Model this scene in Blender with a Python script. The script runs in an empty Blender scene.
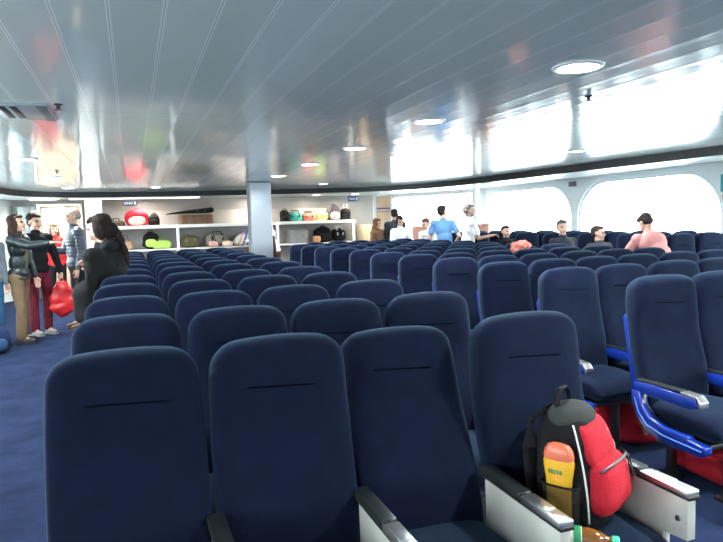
import bpy, bmesh, math, random
from mathutils import Vector, Matrix, Euler, noise
PI = math.pi
R = math.radians
sc = bpy.context.scene
C = sc.collection

# ------------------------------------------------------------------ camera
EYE = 1.56
cam_data = bpy.data.cameras.new('camera')
cam_data.sensor_width = 36.0
cam_data.lens = 626.0 / 723.0 * 36.0
cam_data.clip_start = 0.05
cam_data.clip_end = 500
cam = bpy.data.objects.new('camera', cam_data)
C.objects.link(cam)
cam.matrix_world = (Matrix.Translation((0, 0, EYE)) @ Matrix.Rotation(R(-20), 4, 'Z')
                    @ Matrix.Rotation(R(90 - 4.45), 4, 'X') @ Matrix.Rotation(R(-1.75), 4, 'Z'))
sc.camera = cam

# ------------------------------------------------------------------ world, exposure
w = bpy.data.worlds.new('overcast_sky')
sc.world = w
w.use_nodes = True
wn = w.node_tree
bgn = wn.nodes['Background']
tc = wn.nodes.new('ShaderNodeTexCoord')
sep = wn.nodes.new('ShaderNodeSeparateXYZ')
ramp = wn.nodes.new('ShaderNodeValToRGB')
ramp.color_ramp.elements[0].position = 0.40
ramp.color_ramp.elements[0].color = (0.55, 0.66, 0.70, 1)
ramp.color_ramp.elements[1].position = 0.56
ramp.color_ramp.elements[1].color = (0.90, 0.97, 1.0, 1)
mp = wn.nodes.new('ShaderNodeMapRange')
mp.inputs[1].default_value = -1
mp.inputs[2].default_value = 1
wn.links.new(tc.outputs['Generated'], sep.inputs[0])
wn.links.new(sep.outputs['Z'], mp.inputs[0])
wn.links.new(mp.outputs[0], ramp.inputs[0])
wn.links.new(ramp.outputs[0], bgn.inputs['Color'])
SKY = 7.0
LAMP_W = 30.0
bgn.inputs['Strength'].default_value = SKY
vs = sc.view_settings
vs.view_transform = 'Standard'
vs.look = 'None'
vs.exposure = 1.25
vs.gamma = 1.0
vs.use_curve_mapping = False
try:
    sc.cycles.use_denoising = True
    sc.cycles.max_bounces = 8
    sc.cycles.transparent_max_bounces = 12
    sc.cycles.sample_clamp_indirect = 6.0
except Exception:
    pass

# ------------------------------------------------------------------ helpers
def mat(name, col, rough=0.6, metal=0.0, bump=0.0, bscale=60.0, var=0.0, vscale=8.0, sheen=0.0, sheen_col=None,
        spec=None, emit=None, estr=0.0, coat=0.0, trans=0.0, detail=3.0):
    m = bpy.data.materials.new(name)
    m.use_nodes = True
    nt = m.node_tree
    b = nt.nodes['Principled BSDF']
    b.inputs['Base Color'].default_value = (*col, 1)
    b.inputs['Roughness'].default_value = rough
    b.inputs['Metallic'].default_value = metal
    if spec is not None: b.inputs['Specular IOR Level'].default_value = spec
    if sheen:
        b.inputs['Sheen Weight'].default_value = sheen
        b.inputs['Sheen Roughness'].default_value = 0.45
        if sheen_col: b.inputs['Sheen Tint'].default_value = (*sheen_col, 1)
    if coat: b.inputs['Coat Weight'].default_value = coat
    if trans: b.inputs['Transmission Weight'].default_value = trans
    if emit:
        b.inputs['Emission Color'].default_value = (*emit, 1)
        b.inputs['Emission Strength'].default_value = estr
    t = nt.nodes.new('ShaderNodeTexCoord')
    if var:
        n = nt.nodes.new('ShaderNodeTexNoise')
        n.inputs['Scale'].default_value = vscale
        n.inputs['Detail'].default_value = detail
        nt.links.new(t.outputs['Object'], n.inputs['Vector'])
        cr = nt.nodes.new('ShaderNodeValToRGB')
        cr.color_ramp.elements[0].position = 0.3
        cr.color_ramp.elements[1].position = 0.7
        cr.color_ramp.elements[0].color = (*[max(0, c * (1 - var)) for c in col], 1)
        cr.color_ramp.elements[1].color = (*[min(1, c * (1 + var)) for c in col], 1)
        nt.links.new(n.outputs['Fac'], cr.inputs[0])
        nt.links.new(cr.outputs[0], b.inputs['Base Color'])
    if bump:
        n2 = nt.nodes.new('ShaderNodeTexNoise')
        n2.inputs['Scale'].default_value = bscale
        nt.links.new(t.outputs['Object'], n2.inputs['Vector'])
        bp = nt.nodes.new('ShaderNodeBump')
        bp.inputs['Strength'].default_value = bump
        bp.inputs['Distance'].default_value = 0.01
        nt.links.new(n2.outputs['Fac'], bp.inputs['Height'])
        nt.links.new(bp.outputs[0], b.inputs['Normal'])
    return m

def frame_z(d):
    """rotation taking +Z to d"""
    d = Vector(d).normalized()
    return d.to_track_quat('Z', 'Y').to_matrix().to_4x4()

class MB:
    def __init__(self):
        self.bm = bmesh.new()
        self.mats = []
        self.cur = 0
    def use(self, m):
        if m not in self.mats: self.mats.append(m)
        self.cur = self.mats.index(m)
        return self
    def _fin(self, verts, M=None):
        if M is not None: bmesh.ops.transform(self.bm, matrix=M, verts=verts)
        vs_ = set(verts)
        for f in self.bm.faces:
            if f.material_index == 0 and self.cur and all(v in vs_ for v in f.verts): f.material_index = self.cur
        return verts
    def box(self, c, s, bev=0.0, rot=None, seg=2):
        t = bmesh.new()
        bmesh.ops.create_cube(t, size=1)
        bmesh.ops.scale(t, vec=Vector(s), verts=t.verts)
        if bev > 0:
            bmesh.ops.bevel(t, geom=list(t.edges), offset=min(bev, min(s) * 0.48), segments=seg, affect='EDGES', profile=0.5)
        return self._merge(t, Matrix.Translation(c) @ (Euler(rot).to_matrix().to_4x4() if rot else Matrix()))
    def _merge(self, t, M):
        bmesh.ops.transform(t, matrix=M, verts=t.verts)
        mp_ = {}
        for v in t.verts: mp_[v] = self.bm.verts.new(v.co)
        for f in t.faces:
            try:
                nf = self.bm.faces.new([mp_[v] for v in f.verts])
                nf.material_index = self.cur
                nf.smooth = True
            except ValueError: pass
        t.free()
        return self
    def ell(self, c, r, rot=None, seg=20, rings=12, n=1.0):
        t = bmesh.new()
        bmesh.ops.create_uvsphere(t, u_segments=seg, v_segments=rings, radius=1)
        if n != 1.0:
            for v in t.verts:
                v.co = Vector([math.copysign(abs(a) ** n, a) for a in v.co])
        bmesh.ops.scale(t, vec=Vector(r), verts=t.verts)
        return self._merge(t, Matrix.Translation(c) @ (Euler(rot).to_matrix().to_4x4() if rot else Matrix()))
    def cyl(self, p0, p1, r0, r1=None, seg=16, bev=0.0):
        p0, p1 = Vector(p0), Vector(p1)
        r1 = r0 if r1 is None else r1
        L = (p1 - p0).length
        t = bmesh.new()
        bmesh.ops.create_cone(t, cap_ends=True, segments=seg, radius1=r0, radius2=r1, depth=L)
        if bev: bmesh.ops.bevel(t, geom=[e for e in t.edges if abs(e.verts[0].co.z - e.verts[1].co.z) < 1e-6], offset=bev, segments=2, affect='EDGES')
        return self._merge(t, Matrix.Translation((p0 + p1) / 2) @ frame_z(p1 - p0))
    def cap(self, p0, p1, r0, r1=None, seg=14):
        r1 = r0 if r1 is None else r1
        if (Vector(p1) - Vector(p0)).length > 1e-5: self.cyl(p0, p1, r0, r1, seg)
        self.ell(p0, (r0,) * 3, seg=seg, rings=8)
        self.ell(p1, (r1,) * 3, seg=seg, rings=8)
        return self
    def tube(self, pts, r, seg=8, closed=False):
        pts = [Vector(p) for p in pts]
        n = len(pts)
        rings = []
        up = Vector((0, 0, 1))
        for i, p in enumerate(pts):
            a = pts[i - 1] if (i > 0 or closed) else p
            b = pts[(i + 1) % n] if (i < n - 1 or closed) else p
            d = (b - a).normalized()
            u = d.cross(up)
            if u.length < 1e-3: u = d.cross(Vector((1, 0, 0)))
            u.normalize()
            v = d.cross(u).normalized()
            rr = r(i / max(1, n - 1)) if callable(r) else r
            rx_, ry_ = rr if isinstance(rr, tuple) else (rr, rr)
            rings.append([self.bm.verts.new(p + u * math.cos(2 * PI * k / seg) * rx_ + v * math.sin(2 * PI * k / seg) * ry_) for k in range(seg)])
        m = n if closed else n - 1
        for i in range(m):
            A, B = rings[i], rings[(i + 1) % n]
            for k in range(seg):
                f = self.bm.faces.new([A[k], A[(k + 1) % seg], B[(k + 1) % seg], B[k]])
                f.material_index = self.cur; f.smooth = True
        if not closed:
            for rg in (rings[0][::-1], rings[-1]):
                f = self.bm.faces.new(rg); f.material_index = self.cur
        return self
    def loft(self, rings, cap=True):
        vr = [[self.bm.verts.new(p) for p in rg] for rg in rings]
        n = len(vr[0])
        for A, B in zip(vr[:-1], vr[1:]):
            for k in range(n):
                f = self.bm.faces.new([A[k], A[(k + 1) % n], B[(k + 1) % n], B[k]])
                f.material_index = self.cur; f.smooth = True
        if cap:
            for rg in (vr[0][::-1], vr[-1]):
                f = self.bm.faces.new(rg); f.material_index = self.cur; f.smooth = True
        return self
    def lathe(self, prof, c=(0, 0, 0), axis=(0, 0, 1), seg=20):
        M = Matrix.Translation(c) @ frame_z(axis)
        rings = [[M @ Vector((max(r, 1e-4) * math.cos(2 * PI * k / seg), max(r, 1e-4) * math.sin(2 * PI * k / seg), z)) for k in range(seg)] for r, z in prof]
        return self.loft(rings)
    def prism(self, poly, x0, x1, bev=0.0, plane='YZ'):
        """poly of 2D points extruded along the third axis"""
        t = bmesh.new()
        def P(a, b, x):
            return {'YZ': (x, a, b), 'XZ': (a, x, b), 'XY': (a, b, x)}[plane]
        A = [t.verts.new(P(a, b, x0)) for a, b in poly]
        B = [t.verts.new(P(a, b, x1)) for a, b in poly]
        n = len(poly)
        t.faces.new(A[::-1]); t.faces.new(B)
        for k in range(n): t.faces.new([A[k], A[(k + 1) % n], B[(k + 1) % n], B[k]])
        bmesh.ops.recalc_face_normals(t, faces=t.faces)
        if bev: bmesh.ops.bevel(t, geom=list(t.edges), offset=bev, segments=2, affect='EDGES', profile=0.5)
        return self._merge(t, Matrix())
    def warp(self, fn):
        for v in self.bm.verts: v.co = fn(v.co)
        return self
    def build(self, name, m=None, parent=None, loc=None, smooth=True, flat=False, angle=40):
        bmesh.ops.recalc_face_normals(self.bm, faces=self.bm.faces)
        me = bpy.data.meshes.new(name)
        self.bm.to_mesh(me); self.bm.free()
        ms = self.mats if self.mats else [m]
        for x in ms: me.materials.append(x)
        if flat:
            for p in me.polygons: p.use_smooth = False
        else:
            for p in me.polygons: p.use_smooth = True
            try: me.set_sharp_from_angle(angle=R(angle))
            except Exception: pass
        o = bpy.data.objects.new(name, me)
        C.objects.link(o)
        if parent: o.parent = parent
        if loc: o.location = loc
        return o

def tag(o, label=None, cat=None, group=None, kind=None):
    if label: o['label'] = label
    if cat: o['category'] = cat
    if group: o['group'] = group
    if kind: o['kind'] = kind
    return o

def thing(name, label, cat, loc=(0, 0, 0), rz=0.0, group=None):
    o = bpy.data.objects.new(name, None)
    o.empty_display_size = 0.1
    C.objects.link(o)
    o.location = loc
    o.rotation_euler = (0, 0, rz)
    return tag(o, label, cat, group)

def clone(src, loc, rz=0.0, label=None, group=None, parent=None, tilt=None):
    c = src.copy()
    C.objects.link(c)
    if parent is not None:
        c.parent = parent
    else:
        c.location = loc
        c.rotation_euler = (0, 0, rz)
        if label: c['label'] = label
        if group: c['group'] = group
    for ch in KIDS.get(src.name, []):
        d = clone(ch, None, parent=c)
        if tilt is not None and ch.name.startswith('backrest'):
            d.rotation_euler = (tilt, 0, 0)
    return c
KIDS = {}
def index_kids(o):
    KIDS[o.name] = [c for c in bpy.data.objects if c.parent == o]
    for c in KIDS[o.name]: index_kids(c)

def srect(hx, hy, z, n=4.0, seg=36, cx=0.0, cy=0.0):
    out = []
    for k in range(seg):
        a = 2 * PI * k / seg
        c, s = math.cos(a), math.sin(a)
        out.append(Vector((cx + hx * math.copysign(abs(c) ** (2 / n), c), cy + hy * math.copysign(abs(s) ** (2 / n), s), z)))
    return out

# ------------------------------------------------------------------ materials
M = {}
M['fabric'] = mat('navy_seat_fabric', (0.0040, 0.0062, 0.0210), 0.9, bump=0.35, bscale=420, var=0.18, vscale=14, sheen=0.25, sheen_col=(0.27, 0.50, 0.72), spec=0.08)
M['seam'] = mat('dark_seam', (0.0015, 0.002, 0.006), 1.0, spec=0.0)
M['cream'] = mat('cream_painted_metal', (0.44, 0.44, 0.40), 0.38, var=0.05, vscale=12)
M['pad'] = mat('black_armrest_pad', (0.014, 0.018, 0.018), 0.34, bump=0.1, bscale=200)
M['chrome'] = mat('brushed_metal', (0.62, 0.62, 0.62), 0.36, 1.0)
M['blue_plastic'] = mat('glossy_blue_plastic', (0.008, 0.032, 0.27), 0.22, coat=0.4)
M['black_plastic'] = mat('black_plastic', (0.012, 0.012, 0.014), 0.4)
M['dark_metal'] = mat('dark_metal', (0.05, 0.05, 0.055), 0.4, 0.7)
M['white'] = mat('white_painted_panel', (0.70, 0.74, 0.74), 0.35, var=0.03, vscale=2)
M['soffit'] = mat('glossy_white_soffit', (0.70, 0.72, 0.70), 0.18, bump=0.05, bscale=3)
M['black_strip'] = mat('black_fascia', (0.006, 0.008, 0.010), 0.45)
M['beige'] = mat('beige_laminate', (0.62, 0.50, 0.36), 0.35, var=0.12, vscale=3)
M['orange_wood'] = mat('orange_laminate', (0.66, 0.46, 0.30), 0.3, var=0.15, vscale=4)
M['shelf_wall'] = mat('pale_laminate_wall', (0.27, 0.25, 0.235), 0.3, var=0.10, vscale=1.5)
M['shelf'] = mat('white_shelf', (0.85, 0.83, 0.78), 0.35)
M['steel'] = mat('brushed_steel_cladding', (0.27, 0.30, 0.33), 0.36, 0.6, bump=0.02, bscale=20)
M['mirror'] = mat('smoked_glass_panel', (0.42, 0.47, 0.46), 0.08, 0.7)
M['skin'] = mat('skin', (0.55, 0.33, 0.24), 0.5)
M['skin_dark'] = mat('tanned_skin', (0.42, 0.24, 0.16), 0.5)
M['eye'] = mat('dark_eye', (0.02, 0.015, 0.01), 0.2)
M['lips'] = mat('lips', (0.40, 0.14, 0.12), 0.5)
def cloth(name, col, var=0.15, sc_=9, rough=0.85): return mat(name, col, rough, bump=0.3, bscale=120, var=var, vscale=sc_, spec=0.2)
M['red'] = cloth('red_nylon', (0.42, 0.014, 0.026), 0.12)
M['black_cloth'] = cloth('black_cloth', (0.0055, 0.0055, 0.0065))
M['grey_cloth'] = cloth('grey_cloth', (0.13, 0.13, 0.13))
M['olive'] = cloth('olive_cloth', (0.10, 0.085, 0.045))

def plank_ceiling():
    m = mat('glossy_plank_ceiling', (0.70, 0.75, 0.76), 0.11)
    nt = m.node_tree; b = nt.nodes['Principled BSDF']
    b.inputs['Specular IOR Level'].default_value = 0.75
    t = nt.nodes.new('ShaderNodeTexCoord'); s = nt.nodes.new('ShaderNodeSeparateXYZ')
    nt.links.new(t.outputs['Object'], s.inputs[0])
    def math_(op, a, b_=None, c_=None):
        n = nt.nodes.new('ShaderNodeMath'); n.operation = op
        for i, v in enumerate((a, b_, c_)):
            if v is None: continue
            if isinstance(v, (int, float)): n.inputs[i].default_value = v
            else: nt.links.new(v, n.inputs[i])
        return n.outputs[0]
    u = math_('FRACT', math_('MULTIPLY', math_('ADD', s.outputs['X'], 100.0 * 0.21 + 0.25), 1 / 0.21))
    dist = math_('ABSOLUTE', math_('SUBTRACT', u, 0.5))      # 0.5 at joint
    line = math_('GREATER_THAN', dist, 0.455)
    edge = math_('GREATER_THAN', dist, 0.492)
    v = math_('FRACT', math_('MULTIPLY', math_('ADD', s.outputs['Y'], 60 - 5.0), 1 / 4.0))
    cross = math_('GREATER_THAN', math_('ABSOLUTE', math_('SUBTRACT', v, 0.5)), 0.4985)
    idx = math_('FLOOR', math_('MULTIPLY', math_('ADD', s.outputs['X'], 100.0 * 0.21 + 0.25), 1 / 0.21))
    wn_ = nt.nodes.new('ShaderNodeTexWhiteNoise'); wn_.noise_dimensions = '1D'
    nt.links.new(idx, wn_.inputs['W'])
    mix = nt.nodes.new('ShaderNodeMixRGB'); mix.inputs[1].default_value = (0.71, 0.765, 0.735, 1); mix.inputs[2].default_value = (0.76, 0.81, 0.78, 1)
    nt.links.new(wn_.outputs['Value'], mix.inputs[0])
    mix2 = nt.nodes.new('ShaderNodeMixRGB'); mix2.inputs[2].default_value = (0.97, 0.98, 0.97, 1)
    nt.links.new(line, mix2.inputs[0]); nt.links.new(mix.outputs[0], mix2.inputs[1])
    mix3 = nt.nodes.new('ShaderNodeMixRGB'); mix3.inputs[2].default_value = (0.46, 0.50, 0.51, 1)
    nt.links.new(math_('MAXIMUM', edge, cross), mix3.inputs[0]); nt.links.new(mix2.outputs[0], mix3.inputs[1])
    nt.links.new(mix3.outputs[0], b.inputs['Base Color'])
    # height: shallow groove at joint, gentle sheet ripple
    nz = nt.nodes.new('ShaderNodeTexNoise'); nz.inputs['Scale'].default_value = 1.0; nz.inputs['Detail'].default_value = 1
    mpn = nt.nodes.new('ShaderNodeMapping'); mpn.inputs['Scale'].default_value = (5.0, 1.6, 1)
    nt.links.new(t.outputs['Object'], mpn.inputs[0]); nt.links.new(mpn.outputs[0], nz.inputs['Vector'])
    bow = math_('MULTIPLY', math_('POWER', dist, 3.0), 0.5)
    h = math_('ADD', math_('MULTIPLY', nz.outputs['Fac'], 0.16), bow)
    tilt = math_('MULTIPLY', math_('MULTIPLY', math_('SUBTRACT', wn_.outputs['Value'], 0.5), u), 0.12)
    bp = nt.nodes.new('ShaderNodeBump'); bp.inputs['Strength'].default_value = 0.5; bp.inputs['Distance'].default_value = 0.02
    nt.links.new(math_('ADD', h, tilt), bp.inputs['Height']); nt.links.new(bp.outputs[0], b.inputs['Normal'])
    return m
M['ceiling'] = plank_ceiling()

def carpet():
    m = mat('blue_carpet', (0.03, 0.06, 0.22), 0.95, sheen=0.08, sheen_col=(0.3, 0.45, 0.9), spec=0.04)
    nt = m.node_tree; b = nt.nodes['Principled BSDF']
    t = nt.nodes.new('ShaderNodeTexCoord')
    n1 = nt.nodes.new('ShaderNodeTexNoise'); n1.inputs['Scale'].default_value = 3.5; n1.inputs['Detail'].default_value = 5; n1.inputs['Roughness'].default_value = 0.65
    n2 = nt.nodes.new('ShaderNodeTexNoise'); n2.inputs['Scale'].default_value = 240
    for n in (n1, n2): nt.links.new(t.outputs['Object'], n.inputs['Vector'])
    mx = nt.nodes.new('ShaderNodeMath'); mx.operation = 'MULTIPLY_ADD'; mx.inputs[1].default_value = 0.35
    nt.links.new(n2.outputs['Fac'], mx.inputs[0]); nt.links.new(n1.outputs['Fac'], mx.inputs[2])
    cr = nt.nodes.new('ShaderNodeValToRGB')
    cr.color_ramp.elements[0].position = 0.5; cr.color_ramp.elements[0].color = (0.006, 0.0105, 0.030, 1)
    cr.color_ramp.elements[1].position = 0.85; cr.color_ramp.elements[1].color = (0.017, 0.027, 0.066, 1)
    nt.links.new(mx.outputs[0], cr.inputs[0]); nt.links.new(cr.outputs[0], b.inputs['Base Color'])
    bp = nt.nodes.new('ShaderNodeBump'); bp.inputs['Strength'].default_value = 0.6; bp.inputs['Distance'].default_value = 0.01
    nt.links.new(n2.outputs['Fac'], bp.inputs['Height']); nt.links.new(bp.outputs[0], b.inputs['Normal'])
    return m
M['carpet'] = carpet()

def glass():
    m = bpy.data.materials.new('window_glass'); m.use_nodes = True
    nt = m.node_tree; nt.nodes.clear()
    o = nt.nodes.new('ShaderNodeOutputMaterial'); mx = nt.nodes.new('ShaderNodeMixShader')
    tr = nt.nodes.new('ShaderNodeBsdfTransparent'); gl = nt.nodes.new('ShaderNodeBsdfGlossy'); fr = nt.nodes.new('ShaderNodeLayerWeight')
    tr.inputs[0].default_value = (0.93, 0.97, 0.97, 1); gl.inputs['Roughness'].default_value = 0.02; fr.inputs[0].default_value = 0.5
    pw = nt.nodes.new('ShaderNodeMath'); pw.operation = 'MULTIPLY'; pw.inputs[1].default_value = 0.10
    nt.links.new(fr.outputs['Facing'], pw.inputs[0]); nt.links.new(pw.outputs[0], mx.inputs[0]); nt.links.new(tr.outputs[0], mx.inputs[1]); nt.links.new(gl.outputs[0], mx.inputs[2]); nt.links.new(mx.outputs[0], o.inputs[0])
    return m
M['glass'] = glass()
M['lamp_glow'] = mat('lamp_diffuser', (0.9, 0.9, 0.9), 0.4, emit=(0.93, 0.98, 1.0), estr=14.0)
M['lamp_ring'] = mat('white_lamp_ring', (0.8, 0.8, 0.8), 0.3)

# ------------------------------------------------------------------ the setting
CEIL = 2.42
SOF = 2.30
fas = [(-2.75, -3.5), (-2.55, 6.0), (-2.42, 11.5), (-2.32, 13.3), (-2.10, 14.6), (-1.45, 15.3), (-0.21, 15.45), (2.74, 15.2), (5.2, 14.6), (5.95, 14.1), (6.75, 12.95), (7.0, 10.9), (7.16, 8.25), (7.38, 6.2), (7.45, 2.0), (7.45, -3.5)]
XW = 8.3
wallp = [(-3.15, -3.5), (-2.95, 6.0), (-2.85, 13.0), (-2.80, 15.9), (-2.55, 16.35), (6.35, 16.35), (6.75, 16.2), (XW, 13.65), (XW, -3.5)]

def smooth_poly(p, it=2):
    for _ in range(it):
        q = [p[0]]
        for a, b in zip(p[:-1], p[1:]):
            q.append((a[0] * .75 + b[0] * .25, a[1] * .75 + b[1] * .25)); q.append((a[0] * .25 + b[0] * .75, a[1] * .25 + b[1] * .75))
        q.append(p[-1]); p = q
    return p
fas_s = smooth_poly(fas, 2)

m = MB(); m.box((2.7, 6.6, -0.05), (12.4, 21.0, 0.10)); fl = m.build('floor', M['carpet'], flat=True); tag(fl, kind='structure')
m = MB(); m.box((2.7, 6.6, CEIL + 0.05), (12.4, 21.0, 0.10)); ce = m.build('ceiling', M['ceiling'], flat=True); tag(ce, kind='structure')

# black fascia strip: follows the ceiling edge
def strip(path, z0, z1, th, name, mt, parent=None):
    b = MB()
    rings = []
    for i, (x, y) in enumerate(path):
        a = Vector(path[max(0, i - 1)]); c = Vector(path[min(len(path) - 1, i + 1)])
        d = (c - a).normalized(); nrm = Vector((-d.y, d.x))
        o = Vector((x, y)) + nrm * th; 
        rings.append([Vector((x, y, z0)), Vector((x, y, z1)), Vector((o.x, o.y, z1)), Vector((o.x, o.y, z0))])
    b.loft(rings)
    return b.build(name, mt, parent, flat=True)
tag(strip(fas_s, SOF + 0.0, CEIL - 0.001, 0.03, 'trim_1', M['black_strip']), kind='structure')

# soffit: band between the fascia and the walls
def resample(p, n):
    L = [0.0]
    for a, b in zip(p[:-1], p[1:]): L.append(L[-1] + math.hypot(b[0] - a[0], b[1] - a[1]))
    out = []
    for k in range(n):
        t = L[-1] * k / (n - 1); i = 0
        while i < len(L) - 2 and L[i + 1] < t: i += 1
        f = (t - L[i]) / (L[i + 1] - L[i])
        out.append((p[i][0] + (p[i + 1][0] - p[i][0]) * f, p[i][1] + (p[i + 1][1] - p[i][1]) * f))
    return out
inner = resample([(x, y) for x, y in fas_s], 90); outer = resample(wallp, 90)
b = MB()
off = []
for i, (x, y) in enumerate(inner):
    a = Vector(inner[max(0, i - 1)]); c = Vector(inner[min(89, i + 1)]); d = (c - a).normalized(); nn = Vector((-d.y, d.x)) * 0.032
    off.append((x + nn.x, y + nn.y))
b.loft([[Vector((ix, iy, SOF)), Vector((ix, iy, SOF + 0.03)), Vector((ox, oy, SOF + 0.03)), Vector((ox, oy, SOF))] for (ix, iy), (ox, oy) in zip(off, outer)])
tag(b.build('trim_2', M['soffit'], flat=True), kind='structure')

def wall_seg(p0, p1, name, mt, z0=0.0, z1=CEIL, th=0.1, holes=(), side=1):
    """straight wall from p0 to p1; holes = list of outline point lists (s,z). built in bays so that each hole is a clean ring"""
    p0, p1 = Vector(p0), Vector(p1); L = (p1 - p0).length; d = (p1 - p0) / L; nrm = Vector((-d.y, d.x)) * side
    def W(s, z, o=0.0):
        q = p0 + d * s + nrm * o
        return Vector((q.x, q.y, z))
    b = MB()
    def quad(*ps):
        f = b.bm.faces.new([b.bm.verts.new(p) for p in ps]); f.material_index = b.cur
    cur = 0.0
    for (s0, s1, outline) in sorted(holes, key=lambda h: h[0]):
        if s0 > cur + 1e-4:
            for o in (0, th): quad(W(cur, z0, o), W(s0, z0, o), W(s0, z1, o), W(cur, z1, o))
        cs, cz = (s0 + s1) / 2, (min(q[1] for q in outline) + max(q[1] for q in outline)) / 2
        def outer_pt(q):
            ds, dz = q[0] - cs, q[1] - cz
            k = 1e9
            if ds > 0: k = min(k, (s1 - cs) / ds)
            if ds < 0: k = min(k, (s0 - cs) / ds)
            if dz > 0: k = min(k, (z1 - cz) / dz)
            if dz < 0: k = min(k, (z0 - cz) / dz)
            return (cs + ds * k, cz + dz * k)
        corners = [(s0, z0), (s1, z0), (s1, z1), (s0, z1)]
        def ang(q): return math.atan2(q[1] - cz, q[0] - cs)
        n = len(outline)
        for k in range(n):
            a, c = outline[k], outline[(k + 1) % n]
            A, Cc = outer_pt(a), outer_pt(c)
            extra = []
            for cr in corners:
                t0, t1, tcn = ang(a), ang(c), ang(cr)
                if t1 < t0: t1 += 2 * PI
                if tcn < t0: tcn += 2 * PI
                if t0 + 1e-6 < tcn < t1 - 1e-6 and t1 - t0 < PI: extra.append((tcn, cr))
            extra.sort()
            for o in (0, th):
                quad(W(*a, o), *[W(*q, o) for q in [A] + [e[1] for e in extra] + [Cc]], W(*c, o))
            quad(W(*a, 0), W(*c, 0), W(*c, th), W(*a, th))
        cur = s1
    if cur < L - 1e-4:
        for o in (0, th): quad(W(cur, z0, o), W(L, z0, o), W(L, z1, o), W(cur, z1, o))
    for s in (0, L): quad(W(s, z0, 0), W(s, z1, 0), W(s, z1, th), W(s, z0, th))
    bmesh.ops.remove_doubles(b.bm, verts=b.bm.verts, dist=1e-4)
    o = b.build(name, mt, flat=True)
    return o, W

def arch(s0, s1, z0, z1, rt, rb, n=10, rf=None):
    pts = []
    rf = rt if rf is None else rf
    for cx, cz, r, a0 in ((s1 - rb, z0 + rb, rb, -PI / 2), (s1 - rf, z1 - rf, rf, 0), (s0 + rt, z1 - rt, rt, PI / 2), (s0 + rb, z0 + rb, rb, PI)):
        for k in range(n + 1):
            a = a0 + PI / 2 * k / n
            pts.append((cx + r * math.cos(a), cz + r * math.sin(a)))
    return pts

WN = [0]
def window(W, outline, th, frame=0.03):
    WN[0] += 1
    root = bpy.data.objects.new('window_%d' % WN[0], None); C.objects.link(root); tag(root, kind='structure')
    cs = sum(q[0] for q in outline) / len(outline); cz = sum(q[1] for q in outline) / len(outline)
    inn = [(cs + (s - cs) * (1 - frame / 1.3), cz + (z - cz) * (1 - frame / 0.6)) for s, z in outline]
    b = MB()
    for k in range(len(outline)):
        k2 = (k + 1) % len(outline)
        for o0 in (th * 0.35, th * 0.65):
            f = b.bm.faces.new([b.bm.verts.new(W(*q, o0)) for q in (outline[k], outline[k2], inn[k2], inn[k])])
        f = b.bm.faces.new([b.bm.verts.new(v) for v in (W(*inn[k], th * .35), W(*inn[k2], th * .35), W(*inn[k2], th * .65), W(*inn[k], th * .65))])
    b.build('window_frame', M['white'], root, flat=True)
    b = MB(); b.bm.faces.new([b.bm.verts.new(W(*q, th * 0.5)) for q in inn])
    b.build('window_pane', M['glass'], root, flat=True)

# right wall with the big arched windows (s measured from the near end forward)
Y0 = -3.5
rt = [( -2.9, 0.2), (0.35, 3.35), (3.55, 6.75), (6.98, 10.22), (10.40, 13.45)]  # nearer three lie out of view, added to carry the window light on
holes = []
bounds = [-3.05] + [(rt[i][1] + rt[i + 1][0]) / 2 for i in range(4)] + [13.55]
for i, (a, c) in enumerate(rt):
    ol = arch(a - Y0, c - Y0, 1.0, 2.20, 0.72, 0.18, rf=0.10 if i == 4 else None)
    holes.append((bounds[i] - Y0, bounds[i + 1] - Y0, ol))
wr, Wr = wall_seg((XW, Y0), (XW, 13.65), 'wall_right', M['white'], holes=holes, side=-1, th=0.12)
tag(wr, kind='structure')
for h in holes: window(Wr, h[2], 0.12)
# chamfered corner with its wide window
p0, p1 = (XW, 13.65), (6.75, 16.2)
LC = math.hypot(p1[0] - p0[0], p1[1] - p0[1])
ol = arch(0.12, LC - 0.06, 1.0, 2.24, 0.12, 0.12, 4)
wc, Wc = wall_seg(p0, p1, 'wall_corner', M['white'], holes=[(0.0, LC, ol)], side=-1, th=0.12)
tag(wc, kind='structure'); window(Wc, ol, 0.12)
wb, Wb = wall_seg((6.75, 16.2), (6.35, 16.35), 'wall_corner', M['white'], side=-1, th=0.1); tag(wb, kind='structure')
wb, Wb = wall_seg((6.35, 16.35), (-2.55, 16.35), 'wall_back', M['shelf_wall'], side=-1, th=0.1); tag(wb, kind='structure')
# left wall, with one window near the front corner and unseen ones added for light
lp = [(-2.55, 16.35), (-2.80, 15.9)]
wl, _ = wall_seg(*lp, 'wall_left', M['white'], side=-1, th=0.1); tag(wl, kind='structure')
LL = math.hypot(0.05, 2.9)
wl, Wl = wall_seg((-2.80, 15.9), (-2.85, 13.0), 'wall_left', M['white'], holes=[(0.0, LL, arch(0.3, 2.6, 1.0, 2.2, 0.5, 0.15))], side=-1, th=0.1); tag(wl, kind='structure')
window(Wl, arch(0.3, 2.6, 1.0, 2.2, 0.5, 0.15), 0.1)
L3 = math.hypot(0.1, 7.0)
h3 = [(0.0, 3.5, arch(0.3, 3.2, 1.0, 2.2, 0.6, 0.15)), (3.5, L3, arch(3.8, 6.7, 1.0, 2.2, 0.6, 0.15))]
wl, Wl3 = wall_seg((-2.85, 13.0), (-2.95, 6.0), 'wall_left', M['white'], holes=h3, side=-1, th=0.1); tag(wl, kind='structure')
for h in h3: window(Wl3, h[2], 0.1)
L4 = math.hypot(0.2, 9.5)
h4 = [(0.0, 3.2, arch(0.2, 3.0, 1.0, 2.2, 0.6, 0.15)), (3.2, 6.4, arch(3.4, 6.2, 1.0, 2.2, 0.6, 0.15)), (6.4, L4, arch(6.6, 9.3, 1.0, 2.2, 0.6, 0.15))]  # unseen windows beside the camera, added to brighten ceiling and near seats
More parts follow.
